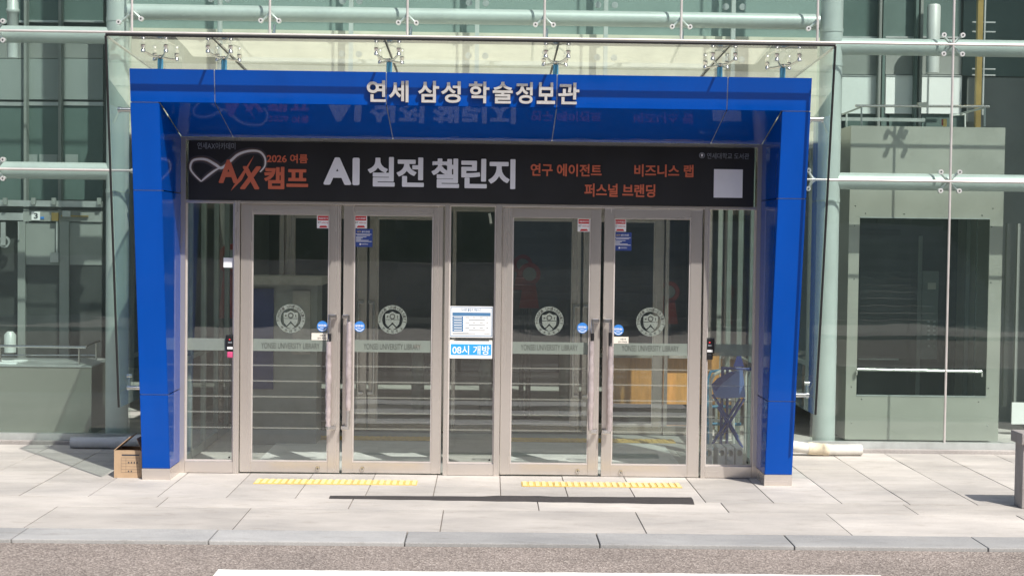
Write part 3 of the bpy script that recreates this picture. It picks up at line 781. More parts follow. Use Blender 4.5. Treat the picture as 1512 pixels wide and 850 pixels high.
for w, mt, dy in ((6.2, 'p_haze', .0004), (3.4, 'p_halo', .001), (1.9, 'p_glow', .0016)):
    ribbon(ctrl, w, mt, dy, 'light_ribbon'); ribbon(ctrl2, w * .8, mt, dy + .0002, 'light_ribbon')

# ------------------------------------------------------------ stickers, notices, readers
def sticker_red(px0, py0, px1, py1, k, label, text):
    y = ymid[k] - .008
    t = thing('warning_sticker', label, 'sticker', P((px0 + px1) / 2, (py0 + py1) / 2, y), 'red and white security stickers on the doors')
    obj('backing', pbox(px0, py0, px1, py1, y, .001), 'white', t)
    w, h = px1 - px0, py1 - py0
    obj('red_field', pbox(px0 + 1.2, py0 + .8, px1 - 1.0, py0 + .39 * h, y - .001, .0007), 'red', t)
    obj('lettering', ptext(text, px0 + 2.5, py0 + .15 * h, px1 - 2, py0 + .30 * h, y - .0012, depth=.0005, bold=.02), 'white', t)
    obj('lettering', ptext('KT', px0 + 1.5, py0 + .48 * h, px0 + 5.6, py0 + .62 * h, y - .0002, depth=.0006, bold=.02), 'ink', t)
    obj('lettering', ptext('telecop', px0 + 6.5, py0 + .50 * h, px1 - 1.2, py0 + .64 * h, y - .0002, depth=.0006, bold=.01), 'red', t)
    obj('red_foot', MB().prism([P(px0 + 3, py1 - 1, y - .001), P(px1 - 2.5, py1 - 1, y - .001), P(px1 - 4.5, py1 - 3.8, y - .001), P(px0 + 5, py1 - 3.8, y - .001)], (0, .0007, 0)), 'red', t)
sticker_red(468, 318, 486, 337, 0, 'red and white security sticker in the top right corner of the leftmost door', '특별경계구역')
sticker_red(523.5, 318.3, 541.8, 337, 1, 'red and white security sticker above a navy notice on the second door', 'CCTV작동중')
sticker_red(853, 323, 871, 342, 2, 'red and white security sticker in the top right corner of the third door', '특별경계구역')
sticker_red(906.3, 323.5, 924.5, 342, 3, 'red and white security sticker above a navy notice on the rightmost door', 'CCTV작동중')
def notice_navy(px0, py0, px1, py1, k, label):
    y = ymid[k] - .008
    t = thing('camera_notice', label, 'notice', P((px0 + px1) / 2, (py0 + py1) / 2, y), 'navy camera notices on the doors')
    obj('backing', pbox(px0, py0, px1, py1, y, .001), 'navy', t); w, h = px1 - px0, py1 - py0
    obj('lettering', ptext('CCTV', px0 + .14 * w, py0 + .11 * h, px0 + .37 * w, py0 + .20 * h, y - .0004, depth=.0005, bold=.02), 'yprint', t)
    obj('lettering', ptext('설치 안내문', px0 + .40 * w, py0 + .10 * h, px0 + .85 * w, py0 + .21 * h, y - .0004, depth=.0005, bold=.02), 'white', t)
    for i, (a, b) in enumerate(((.05, .95), (.12, .86), (.07, .66), (.07, .45), (.07, .35), (.07, .78), (.07, .95))):
        yy = py0 + h * (.28 + .062 * i + (.03 if i > 1 else 0)); obj('text_line', pbox(px0 + a * w, yy, px0 + b * w, yy + h * .028, y - .0009, .0005), 'white', t)
    cc = P(px0 + .31 * w, py0 + .845 * h, y); obj('emblem', MB().disc((cc.x, y - .0009, cc.z), .008, .0005, 14), 'white', t)
    obj('lettering', ptext('연세대학교', px0 + .38 * w, py0 + .81 * h, px0 + .75 * w, py0 + .88 * h, y - .0004, depth=.0005, bold=.02), 'white', t)
notice_navy(523.8, 338, 550, 364.5, 1, 'navy camera notice with white text on the second door from the left')
notice_navy(906.5, 343, 932.5, 370, 3, 'navy camera notice with white text on the rightmost door')
def sticker_round(px, py, k, label):
    y = ymid[k] - .0085; c = P(px, py, y); r = .047
    t = thing('round_sticker', label, 'sticker', c, 'round blue stickers on the doors')
    obj('disc', MB().disc((c.x, y, c.z), r, .001), 'round', t)
    obj('lettering', text_mesh('당겨주세요', c.x - .036, c.z - .004, c.x + .036, c.z + .018, y - .0003, .0005, .03), 'white', t)
    obj('lettering', text_mesh('PULL', c.x - .018, c.z - .020, c.x + .018, c.z - .009, y - .0003, .0005, .02), 'white', t)
    m = MB(); A = []; B = []
    for i in range(15):
        a = R(205 + 130 * i / 14); A.append((c.x + .040 * math.cos(a), y - .0008, c.z + .040 * math.sin(a))); B.append((c.x + .034 * math.cos(a), y - .0008, c.z + .034 * math.sin(a)))
    obj('smile_arc', m.strip(A, B, .0005), 'white', t)
sticker_round(476, 481.5, 0, 'round blue sticker beside the handle of the leftmost door')
sticker_round(531, 482, 1, 'round blue sticker beside the handle of the second door from the left')
sticker_round(860, 484, 2, 'round blue sticker beside the handle of the third door from the left')
sticker_round(913, 487, 3, 'round blue sticker beside the handle of the rightmost door')
def label_white(px0, py0, px1, py1, k, label):
    y = ymid[k] - .010; w = px1 - px0
    t = thing('small_label', label, 'label', P((px0 + px1) / 2, (py0 + py1) / 2, y), 'small white door labels')
    obj('backing', MB().box(*[v for v in (lambda r: (r[0], y, r[1], r[2], y + .002, r[3]))(RECT(px0, py0, px1, py1, y))], bev=.0008), 'cream', t)
    obj('lettering', ptext('사용 후', px0 + .48 * w, py0 + 2, px0 + .84 * w, py0 + 4.8, y - .0003, depth=.0004, bold=.01), 'ink', t)
    obj('lettering', ptext('닫아 주세요', px0 + .36 * w, py0 + 6.2, px0 + .92 * w, py0 + 9, y - .0003, depth=.0004, bold=.01), 'ink', t)
label_white(460, 491.5, 484.5, 502, 0, 'small white label under the round sticker of the leftmost door')
label_white(904.5, 497, 928, 507, 3, 'small white label under the round sticker of the rightmost door')
# opening hours notice and 08 sign on the centre pane
y = -.0085
t = thing('hours_notice', 'white opening hours notice with a blue table on the centre pane', 'notice', P(696, 475, y))
obj('backing', pbox(663.5, 452, 728, 498, y, .002), 'white', t)
obj('border', pbox(665.5, 453.3, 726.5, 454.3, y - .0006, .0005), 'pnavy', t); obj('border', pbox(665.5, 495.5, 726.5, 496.5, y - .0006, .0005), 'pnavy', t)
obj('border', pbox(665.3, 453.3, 666.2, 496.5, y - .0006, .0005), 'pnavy', t); obj('border', pbox(725.9, 453.3, 726.8, 496.5, y - .0006, .0005), 'pnavy', t)
obj('lettering', ptext('도서관 출입구 개방시간', 681, 455.2, 711, 459.6, y - .0003, depth=.0005, bold=.01), 'pnavy', t)
obj('table_head', pbox(668, 461.2, 724.5, 466.3, y - .0007, .0005), 'pnavy', t)
for i in range(6):
    yy = 466.8 + i * 3.8
    obj('table_row_head', pbox(668, yy, 684, yy + 3.5, y - .0007, .0005), 'pnavy', t)
    obj('text_line', pbox(670, yy + 1.1, 682, yy + 2.2, y - .0013, .0005), 'white', t)
    for a, b in ((687, 693), (698, 702), (708, 713), (718, 721)) if i % 2 == 0 else ((692, 716),): obj('text_line', pbox(a, yy + 1.2, b, yy + 2.2, y - .0007, .0005), 'p_grey', t)
obj('text_line', pbox(668, 491, 692, 491.8, y - .0007, .0005), 'p_grey', t); obj('text_line', pbox(668, 492.8, 702, 493.6, y - .0007, .0005), 'p_grey', t)
obj('lettering', ptext('연세대학교', 714, 491.5, 724, 494, y - .0003, depth=.0005), 'p_grey', t)
t = thing('opening_time_sign', 'white and bright blue sign reading 08 opening below the hours notice', 'sign', P(696, 516, y))
obj('backing', pbox(663, 503.3, 727.3, 529, y, .003), 'white', t)
obj('blue_field', pbox(665.5, 507.8, 725.3, 524, y - .0008, .0007), 'sky', t)
obj('lettering', ptext('08시 개방', 668, 509.8, 723, 523, y - .0003, depth=.0012, bold=.012), 'white', t)
obj('tape', pbox(664.5, 501.5, 670, 503, y, .001), 'cream', t); obj('tape', pbox(722, 502, 727, 503.6, y, .001), 'cream', t)
# card readers
def reader(px0, py0, px1, py1, label, pink):
    t = thing('card_reader', label, 'card reader', P((px0 + px1) / 2, py1, -.03), 'black card readers on the side windows')
    x0, z0, x1, z1 = RECT(px0, py0, px1, py1, -.035); zm = z0 + (z1 - z0) * .28
    obj('housing', MB().box(x0, -.040, zm, x1, -.0087, z1, bev=.010), 'blackp', t)
    obj('display', MB().box(x0 + .016, -.0236, z1 - .125, x1 - .016, -.0402, z1 - .105), 'white', t)
    obj('status_light', MB().box(x0 + .03, -.0236, z1 - .045, x0 + .042, -.0402, z1 - .036), 'redl', t)
    obj('mark', MB().box(x0 + .022, -.0236, z1 - .072, x1 - .022, -.0402, z1 - .062), 'p_grey', t)
    obj('holder', MB().box(x0 + .012, -.038, z0, x1 - .012, -.010, zm - .001, bev=.012), 'pink' if pink else 'blackp', t)
reader(333, 494, 346.5, 528, 'black card reader with pink holder on the left side window', True)
reader(1041.5, 498.5, 1055, 531, 'black card reader on the right side window', False)
tag(obj('paper_sheet', pbox(330, 380.5, 346, 394.8, -.0095, .001), 'white'), 'blank white paper taped high on the left side window', 'paper')
tag(obj('light_tube', MB().tube([P(722.5, 315, .9), P(724, 322, .9), P(725, 330, .9)], .012, 8), 'white'), 'short white lamp tube hanging inside behind the top of the centre pane', 'lamp')

# ------------------------------------------------------------ things inside the vestibule and lobby
def itactile(x0, x1, y0, label):
    t = thing('tactile_strip', label, 'tactile paving', ((x0 + x1) / 2, y0, 0), 'yellow tactile strips inside the vestibule')
    n = int((x1 - x0) / .06)
    obj('tactile_plate', box(x0, y0 - .12, -.005, x1, y0 + .12, .003), 'yellow', t)
    for k in range(n): obj('raised_bar', box(x0 + .06 * k + .014, y0 - .11, .003, x0 + .06 * k + .046, y0 + .11, .008), 'yellow', t)
itactile(-2.2, -.35, 2.3, 'yellow tactile strip inside the vestibule behind the left doors')
itactile(.35, 2.1, 2.3, 'yellow tactile strip inside the vestibule behind the right doors')
def mat_(x0, x1, label): return tag(obj('sunlit_mat', box(x0, .35, -.005, x1, 2.05, .006, bev=.003), 'filebox'), label, 'mat')  # mat made pale and long to show the sunlit floor patch
mat_(-1.95, -.35, 'entrance mat behind the left doors, coloured pale for sunlit floor'); mat_(.38, 1.95, 'entrance mat behind the right doors, coloured pale for sunlit floor')
# gate posts in the lobby
for i, (px, label) in enumerate(((617, 'grey round gate post seen through the second door'), (717, 'grey round gate post seen behind the centre pane'), (835, 'grey round gate post seen through the third door'))):
    yb = 4.3; c = P(px, 560, yb); zt = P(px, 513, yb).z
    t = thing('gate_post', label, 'gate post', (c.x, yb, 0), 'gate posts in the lobby')
    obj('post', MB().tube([(c.x, yb, 0), (c.x, yb, .02), (c.x, yb, .021), (c.x, yb, zt)], [.11, .11, .075, .075], 20), 'gatepost', t)
    obj('reader_head', MB().box(c.x - .06, yb - .10, zt - .06, c.x + .06, yb + .05, zt + .05, bev=.012), 'blackp', t)
    if i == 0: obj('status_light', box(c.x - .035, yb - .104, zt + .012, c.x + .035, yb - .1005, zt + .034), 'redl', t)
# low reading desk of orange wood on the right
x0, z0, x1, z1 = RECT(903, 527, 968, 596, 3.6)
t = thing('reception_desk', 'orange wooden reception desk seen through the rightmost door', 'desk', ((x0 + x1) / 2 + .4, 3.8, 0))
obj('front_panel', box(x0 - .1, 3.6, z0, x1, 3.64, z1), 'wood', t); obj('front_panel', box(x1 + .11, 3.62, z0, x1 + .75, 3.66, z1), 'wood', t)
obj('desk_top', box(x0 - .16, 3.5, z1, x1 + .8, 4.3, z1 + .04), 'counter', t); obj('kick_board', box(x0 - .1, 3.66, 0, x1 + .75, 3.70, z0), 'elevd', t)
# counter with boards on the left
x0, z0, x1, z1 = RECT(372, 408, 476, 420, 1.8)
t = thing('lobby_counter', 'grey topped counter with dark blue boards inside behind the leftmost door', 'counter', ((x0 + x1) / 2, 2.0, 0))
obj('counter_top', box(x0 - .05, 1.72, z0, x1, 2.3, z1), 'counter', t)
obj('counter_body', box(x0, 1.8, 0, x1 - .05, 2.25, z0), 'lobby', t)
a0, a1 = P(374, 480, 1.78).x, P(404, 480, 1.78).x
obj('blue_board', box(a0, 1.775, .55, a1, 1.795, z0 - .04), 'kiosk', t)
a0, a1 = P(432, 480, 1.78).x, P(458, 480, 1.78).x
obj('pale_board', box(a0, 1.775, .9, a1, 1.795, z0 - .06), 'counter', t)
# red sign shapes built inside as stand-ins for faint reflections
def reflected_sign(px, py_top, py_bot, yb, label, w=.17):
    c = P(px, py_top, yb); zt = c.z; zb = P(px, py_bot, yb).z
    t = thing('reflected_sign', label, 'sign stand', (c.x, yb, 0), 'red stand-ins for reflected signs')
    r = w; zc = zt - r
    obj('round_head', MB().ring((c.x, yb, zc), r * .62, r, .03), 'redsign', t)
    obj('disc_face', MB().disc((c.x, yb + .012, zc), r * .60, .01), 'shaftgrey', t)
    obj('body', MB().prism([(c.x - r * .55, yb, zc - r * .8), (c.x + r * .55, yb, zc - r * .8), (c.x + r * .9, yb, zb), (c.x - r * .9, yb, zb)], (0, .03, 0)), 'redsign', t)
    obj('foot', MB().tube([(c.x, yb + .015, 0), (c.x, yb + .015, .03), (c.x, yb + .015, .031), (c.x, yb + .015, zb)], [.16, .16, .03, .03], 16), 'elevd', t)
reflected_sign(782, 388, 455, 3.9, 'red round headed stand-in for a sign reflected in the third door', .085 * 1.5)
reflected_sign(772, 376, 428, 4.6, 'farther red stand-in for a reflected sign, half hidden in the third door', .085 * 1.4)
reflected_sign(988, 415, 478, 4.4, 'red round headed stand-in for a sign reflected in the rightmost door', .09 * 1.4)
reflected_sign(343, 360, 470, 3.5, 'tall red stand-in for a sign reflected in the left side window', .17)
# folded carts behind the right side window
cy = .55
t = thing('folding_cart', 'navy folding cart with canvas seat and crossed legs behind the right side window', 'cart', P(1078, 690, cy))
def tubes(name, lines, r, mt, par, y):
    m = MB()
    for ln in lines: m.tube([P(px, py, y + (q[0] if q else 0)) for px, py, *q in ln], r, 8)
    return obj(name, m, mt, par)
for ln in ([(1052, 582), (1062, 597), (1089, 645)], [(1099, 588), (1066, 642)], [(1093, 588), (1052, 655)], [(1060, 600), (1096, 660)]): tubes('crossed_leg', [ln], .013, 'bluetube', t, cy)
for ln in ([(1065, 543), (1110, 545)], [(1067, 545), (1064, 668)], [(1074, 545), (1073, 686)]): tubes('frame_tube', [ln], .014, 'bluetube', t, cy + .03)
obj('canvas_seat', MB().prism([P(*p, cy - .03) for p in ((1052, 571), (1062, 561), (1078, 550), (1097, 546), (1101, 586), (1070, 588), (1056, 586))], (0, .05, 0)), 'bluefab', t)
obj('dark_lining', MB().prism([P(*p, cy - .045) for p in ((1050, 568), (1060, 558), (1080, 548), (1087, 549), (1066, 566), (1057, 578))], (0, .012, 0)), 'bluetube', t)
obj('backrest', MB().prism([P(*p, cy + .05) for p in ((1083, 541), (1099, 541), (1094, 524), (1089, 524))], (0, .03, 0)), 'bluetube', t)
t = thing('hand_trolley', 'white tube hand trolley leaning behind the navy cart', 'trolley', P(1062, 690, .85))
tubes('frame', [[(1050, 690), (1049, 565), (1054, 553), (1064, 548), (1078, 548), (1082, 556), (1083, 680)]], .016, 'whitetube', t, .85)
for yy in (590, 620, 650): tubes('rung', [[(1050, yy), (1083, yy)]], .011, 'whitetube', t, .85)
tubes('rear_bar', [[(1101, 546), (1101, 668)]], .018, 'whitetube', t, .9)
t = thing('blue_trolley', 'light blue tube trolley at the left edge of the right side window', 'trolley', P(1048, 690, 1.0))
tubes('frame', [[(1045, 685), (1045, 560), (1050, 548), (1062, 547)], [(1045, 600), (1090, 600)], [(1045, 625), (1094, 626)], [(1045, 662), (1086, 662)]], .015, 'cyantube', t, 1.0)
tubes('yellow_bar', [[(1061, 560), (1061, 650)], [(1071, 560), (1071, 650)], [(1082, 600), (1082, 652)]], .010, 'yellow', t, 1.02)
tag(obj('plywood_board', box(P(1044, 540, 1.3).x, 1.3, .55, P(1062, 540, 1.3).x, 1.34, P(1050, 520, 1.3).z), 'wood'), 'orange plywood board standing behind the trolleys', 'board')
for i, (px0, px1) in enumerate(((1040.5, 1052), (1060, 1071), (1073, 1084), (1086.5, 1096.5))):
    lab = ['grey file box with round finger hole, leftmost of four on the floor', 'pale file box with round finger hole, second from left on the floor', 'grey file box with round finger hole, third from left on the floor', 'grey file box with round finger hole, rightmost of four on the floor'][i]
    fy = .20; x0, z0, x1, z1 = RECT(px0, 661, px1, 690, fy); z0 = 0.0
    t = thing('file_box', lab, 'file box', ((x0 + x1) / 2, fy, 0), 'file boxes behind the right side window')
    cx, cz, r = (x0 + x1) / 2, z1 - .045, .027
    m = MB(); n = 24
    outer = []
    for k in range(n):
        a = 2 * math.pi * k / n; d = Vector((math.cos(a), 0, math.sin(a)))
        sx = ((x1 - x0) / 2) / max(1e-6, abs(d.x)); sz = ((z1 - cz) if d.z > 0 else (cz - z0)) / max(1e-6, abs(d.z)); f = min(sx, sz)
        outer.append((Vector((cx, fy, cz)) + d * f, Vector((cx, fy, cz)) + d * r))
    for k in range(n):
        a, b = outer[k], outer[(k + 1) % n]; m.bm.faces.new([m.bm.verts.new(p) for p in (a[0], b[0], b[1], a[1])])
    for xx in (x0, x1): m.bm.faces.new([m.bm.verts.new(p) for p in ((xx, fy, z0), (xx, fy, z1), (xx, fy + .28, z1), (xx, fy + .28, z0))])
    m.bm.faces.new([m.bm.verts.new(p) for p in ((x0, fy, z1), (x1, fy, z1), (x1, fy + .28, z1), (x0, fy + .28, z1))])
    corners = [(x0, z1), (x1, z1), (x0, z0), (x1, z0)]
    for (qx, qz) in corners:      # fill corner triangles of the fan
        near = sorted(outer, key=lambda o: (o[0].x - qx) ** 2 + (o[0].z - qz) ** 2)[:2]
        m.bm.faces.new([m.bm.verts.new(p) for p in ((qx, fy, qz), near[0][0], near[1][0])])
    obj('board', m, 'filebox', t)
    obj('lever', MB().ring((cx, fy - .001, cz), r, r + .006, .002, 20), 'alu', t)

# ------------------------------------------------------------ elevator equipment behind the left facade
LY = 3.0
t = thing('elevator_landing', 'grey elevator landing doors and door gear behind the left glass', 'elevator', (-4.3, 4.0, 0))
def lp(name, px0, py0, px1, py1, y, mt, dep=.04, par=None): return obj(name, pbox(px0, py0, px1, py1, y, dep), mt, par or t)
ly = 3.6
lp('door_panel', 38, 329, 87, 391, ly, 'shaftgrey'); lp('door_panel', 102, 329, 150, 391, ly, 'shaftgrey')
lp('door_post', 26, 327, 37, 545, ly - .03, 'shaftgrey', .06); lp('door_post', 87.5, 327, 101.5, 545, ly - .03, 'shaftgrey', .06)
for i, (a, b) in enumerate(((38, 87), (102, 150))): lp('door_glass', a, 391.5, b, 545, ly + .01, 'elevd', .02)
gear = lp('door_gear', 34, 311, 150, 327, ly - .02, 'lobby', .05)
lp('door_gear_rail', -20, 314, 34, 325, ly - .02, 'alu', .05)
lp('track', -20, 296, 150, 305, ly - .06, 'alu', .05); lp('track', -20, 306, 150, 309, ly - .03, 'elevd', .03)
for px in (7, 49, 79, 146): lp('hanger', px - 3, 292, px + 3, 302, ly - .1, 'shaftgrey', .03)
lp('rod', 82.7, 327, 85, 375, ly - .05, 'alu', .02); lp('rod_end', 74, 373, 86, 387, ly - .06, 'alu', .03)
lp('gear_lever', 76, 314, 86, 326, ly - .06, 'brass', .03); lp('gear_box', 92, 311, 104, 320, ly - .06, 'alu', .03); lp('gear_arm', 90, 318, 130, 320, ly - .05, 'brass', .02)
lp('blue_tag', 59.5, 320, 65, 323, ly - .03, 'round', .005); lp('pale_tag', 26.5, 327, 28.5, 354, ly - .05, 'alu', .015)
pu = P(8, 357, ly); obj('pulley', MB().ring((pu.x, ly - .05, pu.z), .045, .065, .03, 24), 'alu', t); lp('pulley_arm', 1, 328, 8, 362, ly - .07, 'alu', .02)
lp('shaft_wall', -20, 327, 25.5, 545, ly + .12, 'elevd', .02)
s3 = thing('shaft_number_sign', 'small white square sign with a black 3 above the left elevator door', 'sign', P(53, 320, ly - .03))
obj('plate', pbox(46.5, 312.5, 59, 325, ly - .028, .005), 'white', s3)
obj('numeral', ptext('3', 50, 314.5, 55.8, 322.8, ly - .0285, depth=.002, bold=.02), 'ink', s3)
# wall bands above
t = thing('shaft_wall_panels', 'stacked grey wall panels in the shaft above the left elevator doors', 'wall panels', (-4.3, 4.4, 2.6))
wy = 4.2
for a, b in ((-30, 35), (39, 86), (90, 152)):
    lp('panel', a, 87, b, 147, wy, 'shaftlight'); lp('panel', a, 150.5, b, 295, wy, 'shaftdark'); lp('panel', a, 56, b, 86, wy, 'shaftgrey'); lp('panel', a, -80, b, 30, wy + .03, 'shaftdark'); lp('ledge', a, 30, b, 33, wy - .02, 'alu', .05)
    lp('ledge', a, 150.5, b, 156, wy - .02, 'alu', .05)
for px in (37, 88): lp('mullion', px - 2, -80, px + 2, 330, wy - .12, 'shaftgrey', .1)
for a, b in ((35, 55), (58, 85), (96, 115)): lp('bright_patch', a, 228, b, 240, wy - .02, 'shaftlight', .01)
c0 = P(19, 40, 3.2)
tag(obj('hydraulic_cylinder', MB().tube([(c0.x, 3.2, P(19, 86, 3.2).z), (c0.x, 3.2, P(19, 20, 3.2).z), (c0.x, 3.2, P(19, 19, 3.2).z), (c0.x, 3.2, P(19, 14, 3.2).z), (c0.x, 3.2, P(19, 13, 3.2).z), (c0.x, 3.2, 5.5)], [.06, .06, .07, .07, .06, .06], 20), 'tube'), 'grey green vertical cylinder inside the glass at the upper left corner', 'cylinder')
# elevator car roof at ground level on the left
t = thing('elevator_car', 'grey steel top of an elevator car with handrail behind the left glass', 'elevator', (-4.5, 2.9, 0))
x0, z0, x1, z1 = RECT(-60, 541, 135, 648, 2.35)
obj('car_body', box(x0, 2.35, -.2, x1, 3.3, z1), 'elevk', t); obj('roof_edge', box(x0, 2.34, z1 + .001, x1 + .005, 3.31, z1 + .014), 'alu', t)
obj('roof_box', pbox(-30, 535, 24, 540.6, 2.5, .4), 'elevl', t)
rl = obj('handrail', MB().tube([P(-30, 510, 2.45), P(127, 512.5, 2.45)], .014, 10), 'chrome', t)
obj('rail_post', MB().tube([P(117, 514, 2.45), P(117, 541, 2.45)], .011, 8), 'chrome', t); obj('rail_post', MB().tube([P(0, 497, 2.6), P(1, 541, 2.6)], .011, 8), 'chrome', t)
obj('rail_return', MB().tube([P(127, 511, 2.45), P(141, 505, 3.0), P(147, 503.5, 3.2)], .010, 8), 'chrome', t); obj('rail_post', MB().tube([P(142, 506, 3.05), P(142, 541, 3.05)], .010, 8), 'chrome', t)
obj('lower_rail', MB().tube([P(-30, 524, 3.1), P(142, 524, 3.1)], .008, 8), 'chrome', t)
obj('lamp_dome', MB().tube([P(15, 520, 2.8), P(15, 494, 2.8), P(15, 489, 2.8)], [.062, .062, .03], 16), 'tube', t)

# ------------------------------------------------------------ glass elevator car on the right
ey = FY + .66
car = thing('glass_elevator_car', 'stainless steel elevator car with a large window behind the right glass', 'elevator', (P(1365, 645, ey).x, ey + .7, 0))
X0, X1 = P(1252, 420, ey).x, P(1479, 420, ey).x
WX0, WX1 = P(1267, 450, ey).x, P(1459, 450, ey).x
ZT_, ZW1, ZW0 = P(1360, 187, ey).z, P(1360, 321, ey).z, P(1360, 585, ey).z
th = .03
obj('front_panel', box(X0, ey, ZW1, X1, ey + th, ZT_), 'elev', car); obj('front_panel', box(X0, ey, .03, X1, ey + th, ZW0), 'elev', car)
obj('side_strip', box(X0, ey, ZW0 + .001, WX0, ey + th, ZW1 - .001), 'elev', car); obj('side_strip', box(WX1, ey, ZW0 + .001, X1, ey + th, ZW1 - .001), 'elev', car)
obj('window_pane', box(WX0, ey + .012, ZW0, WX1, ey + .02, ZW1), 'iglass', car)
for a in ((WX0, ZW1 - .012, WX1, ZW1), (WX0, ZW0, WX1, ZW0 + .012)): obj('window_trim', box(a[0] + .001, ey - .006, a[1], a[2] - .001, ey + .011, a[3]), 'alu', car)
obj('side_wall', box(X0, ey + th + .001, .03, X0 + .03, ey + 1.45, ZT_), 'elev', car); obj('side_wall', box(X1 - .03, ey + th + .001, .03, X1, ey + 1.45, ZT_), 'elev', car)
obj('car_floor', box(X0 + .031, ey + th + .001, .03, X1 - .031, ey + 1.4, .06), 'elevd', car); obj('car_roof', box(X0 + .031, ey + th + .001, ZT_ - .05, X1 - .031, ey + 1.45, ZT_ - .005), 'elev', car)
obj('ceiling', box(X0 + .031, ey + th + .001, ZW1 + .02, X1 - .031, ey + 1.4, ZW1 + .04), 'elevl', car)
by_ = ey + 1.38
obj('back_wall', box(X0 + .031, by_, .06, X1 - .031, by_ + .03, ZW1 + .02), 'elevd', car)
def cp(name, px0, py0, px1, py1, y, mt, dep=.015): return obj(name, pbox(px0, py0, px1, py1, y, dep), mt, car)
cp('door_leaf', 1268, 351, 1354, 600, by_ - .03, 'elevd'); cp('door_frame', 1354, 348, 1360, 600, by_ - .04, 'lobby'); cp('indicator', 1269, 338, 1330, 347, by_ - .03, 'blackp')
cp('control_panel', 1361, 400, 1385, 530, by_ - .03, 'shaftgrey'); cp('notice', 1370, 417.5, 1382, 427, by_ - .04, 'cream', .003)
cc = P(1303, 328, by_ - .03); obj('fan_grille', MB().disc((cc.x, by_ - .045, cc.z), .055, .012), 'elevd', car)
for rr in range(6):
    for cx_ in (1371, 1379.5):
        c = P(cx_, 474.5 + rr * 6.6 + (3 if rr == 5 else 0), by_ - .03); obj('button', MB().disc((c.x, by_ - .042, c.z), .014, .011, 14), 'alu', car)
obj('handrail', MB().tube([P(1266, 545, ey - .04), P(1449, 548.5, ey - .04)], .0155, 10), 'chrome', car)
for px, py in ((1265, 548), (1450, 551)): obj('rail_bracket', MB().tube([P(px, py - 3, ey - .04), P(px, py + 4, ey - .04), P(px, py + 4, ey + .01)], .012, 8), 'chrome', car)
cp('inner_rail', 1268, 529, 1327, 531, by_ - .07, 'alu')
cp('corner_post', 1425, 322, 1431, 585, ey + .9, 'shaftgrey', .03); cp('corner_post', 1440, 322, 1444, 585, ey + .7, 'shaftgrey', .03)
for px, py in ((1263, 304), (1278, 315), (1335, 316), (1450, 318), (1466, 308), (1262, 333), (1464, 335), (1261, 412), (1463, 417), (1257, 571), (1272, 589), (1459, 573), (1445, 593), (1257, 624), (1458, 628)):
    c = P(px, py, ey); obj('screw', MB().disc((c.x, ey - .003, c.z), .0065, .003, 8), 'chrome', car)
# car top railing
y1, y2 = ey + .05, ey + .75
obj('roof_rail', MB().tube([P(1263, 156.5, y1), P(1461, 157.5, y1)], .0135, 10), 'chrome', car)
for px in (1272, 1454): obj('roof_rail_post', MB().tube([P(px, 158, y1), P(px, 187, y1)], .010, 8), 'tube', car)
obj('roof_rail', MB().tube([P(1272, 158, y1), P(1244, 169, y2)], .010, 8), 'tube', car); obj('roof_rail', MB().tube([P(1454, 159, y1), P(1419, 168, y2)], .010, 8), 'tube', car)
for px in (1250, 1403, 1425): obj('roof_rail_post', MB().tube([P(px, 168, y2), P(px, 192, y2)], .010, 8), 'tube', car)
obj('roof_rail', MB().tube([P(1403, 171, y2), P(1425, 169, y2)], .009, 8), 'tube', car)
obj('roof_ledge', pbox(1243, 174, 1366, 179, y2 + .1, .03), 'alu', car)
obj('safety_switch', pbox(1393, 175.5, 1398, 187, y1 - .02, .03, .002), 'yellow', car); obj('switch_button', pbox(1391, 176, 1393, 185, y1 - .015, .02), 'redsign', car)
q = [P(1355, 152, y1 - .02), P(1369, 151, y1 - .02), P(1372, 159, y1 - .02), P(1357, 157.5, y1 - .02)]
tag(obj('cloth_rag', MB().prism(q, (0, .03, .004)), 'cream'), 'pale cloth rag draped over the rail on the right elevator car', 'rag')
# shaft behind the right car
t = thing('shaft_wall_panels', 'pale panels and dark glass of the shaft behind the right elevator car', 'wall panels', (4.5, 4.6, 2.6))
wy = 4.3
for a, b in ((1243, 1304), (1308, 1352), (1356, 1420)):
    lp('panel', a, 112, b, 168, wy, 'elevl'); lp('panel', a, 57, b, 110, wy + .02, 'shaftgrey'); lp('panel', a, -90, b, 55, wy + .04, 'shaftdark'); lp('ledge', a, 54, b, 56.5, wy, 'alu', .05); lp('ledge', a, 111, b, 112.5, wy - .01, 'alu', .03); lp('panel', a, 169, b, 660, wy + .03, 'shaftdark')
for px in (1306, 1354, 1300, 1361): lp('mullion', px - 2, -90, px + 2, 190, wy - .1, 'shaftdark' if px in (1306, 1354) else 'shaftgrey', .08)
lp('panel', 1423, 115, 1560, 640, wy + .05, 'shaftgrey'); lp('panel', 1423, -90, 1560, 113, wy + .05, 'shaftdark')
lp('side_frame', 1484, 330, 1490, 600, wy - .5, 'shaftgrey', .05); lp('side_frame', 1500, 330, 1504, 600, wy - .8, 'shaftgrey', .05); lp('pale_board', 1494, 594, 1530, 626, wy - 1.2, 'elevl', .02)
lp('grey_board', 1428, 117, 1448, 180, wy - .1, 'shaftgrey', .02)
c0 = P(1378, 60, 3.9)
tag(obj('hydraulic_cylinder', MB().tube([(c0.x, 3.9, P(1378, 108, 3.9).z), (c0.x, 3.9, P(1378, 10, 3.9).z), (c0.x, 3.9, P(1378, 7, 3.9).z)], [.075, .075, .06], 20), 'tube'), 'grey green vertical cylinder inside the glass left of the right vertical joint', 'cylinder')
c0 = P(1448, 60, 3.4); c1 = P(1441, 190, 3.4)
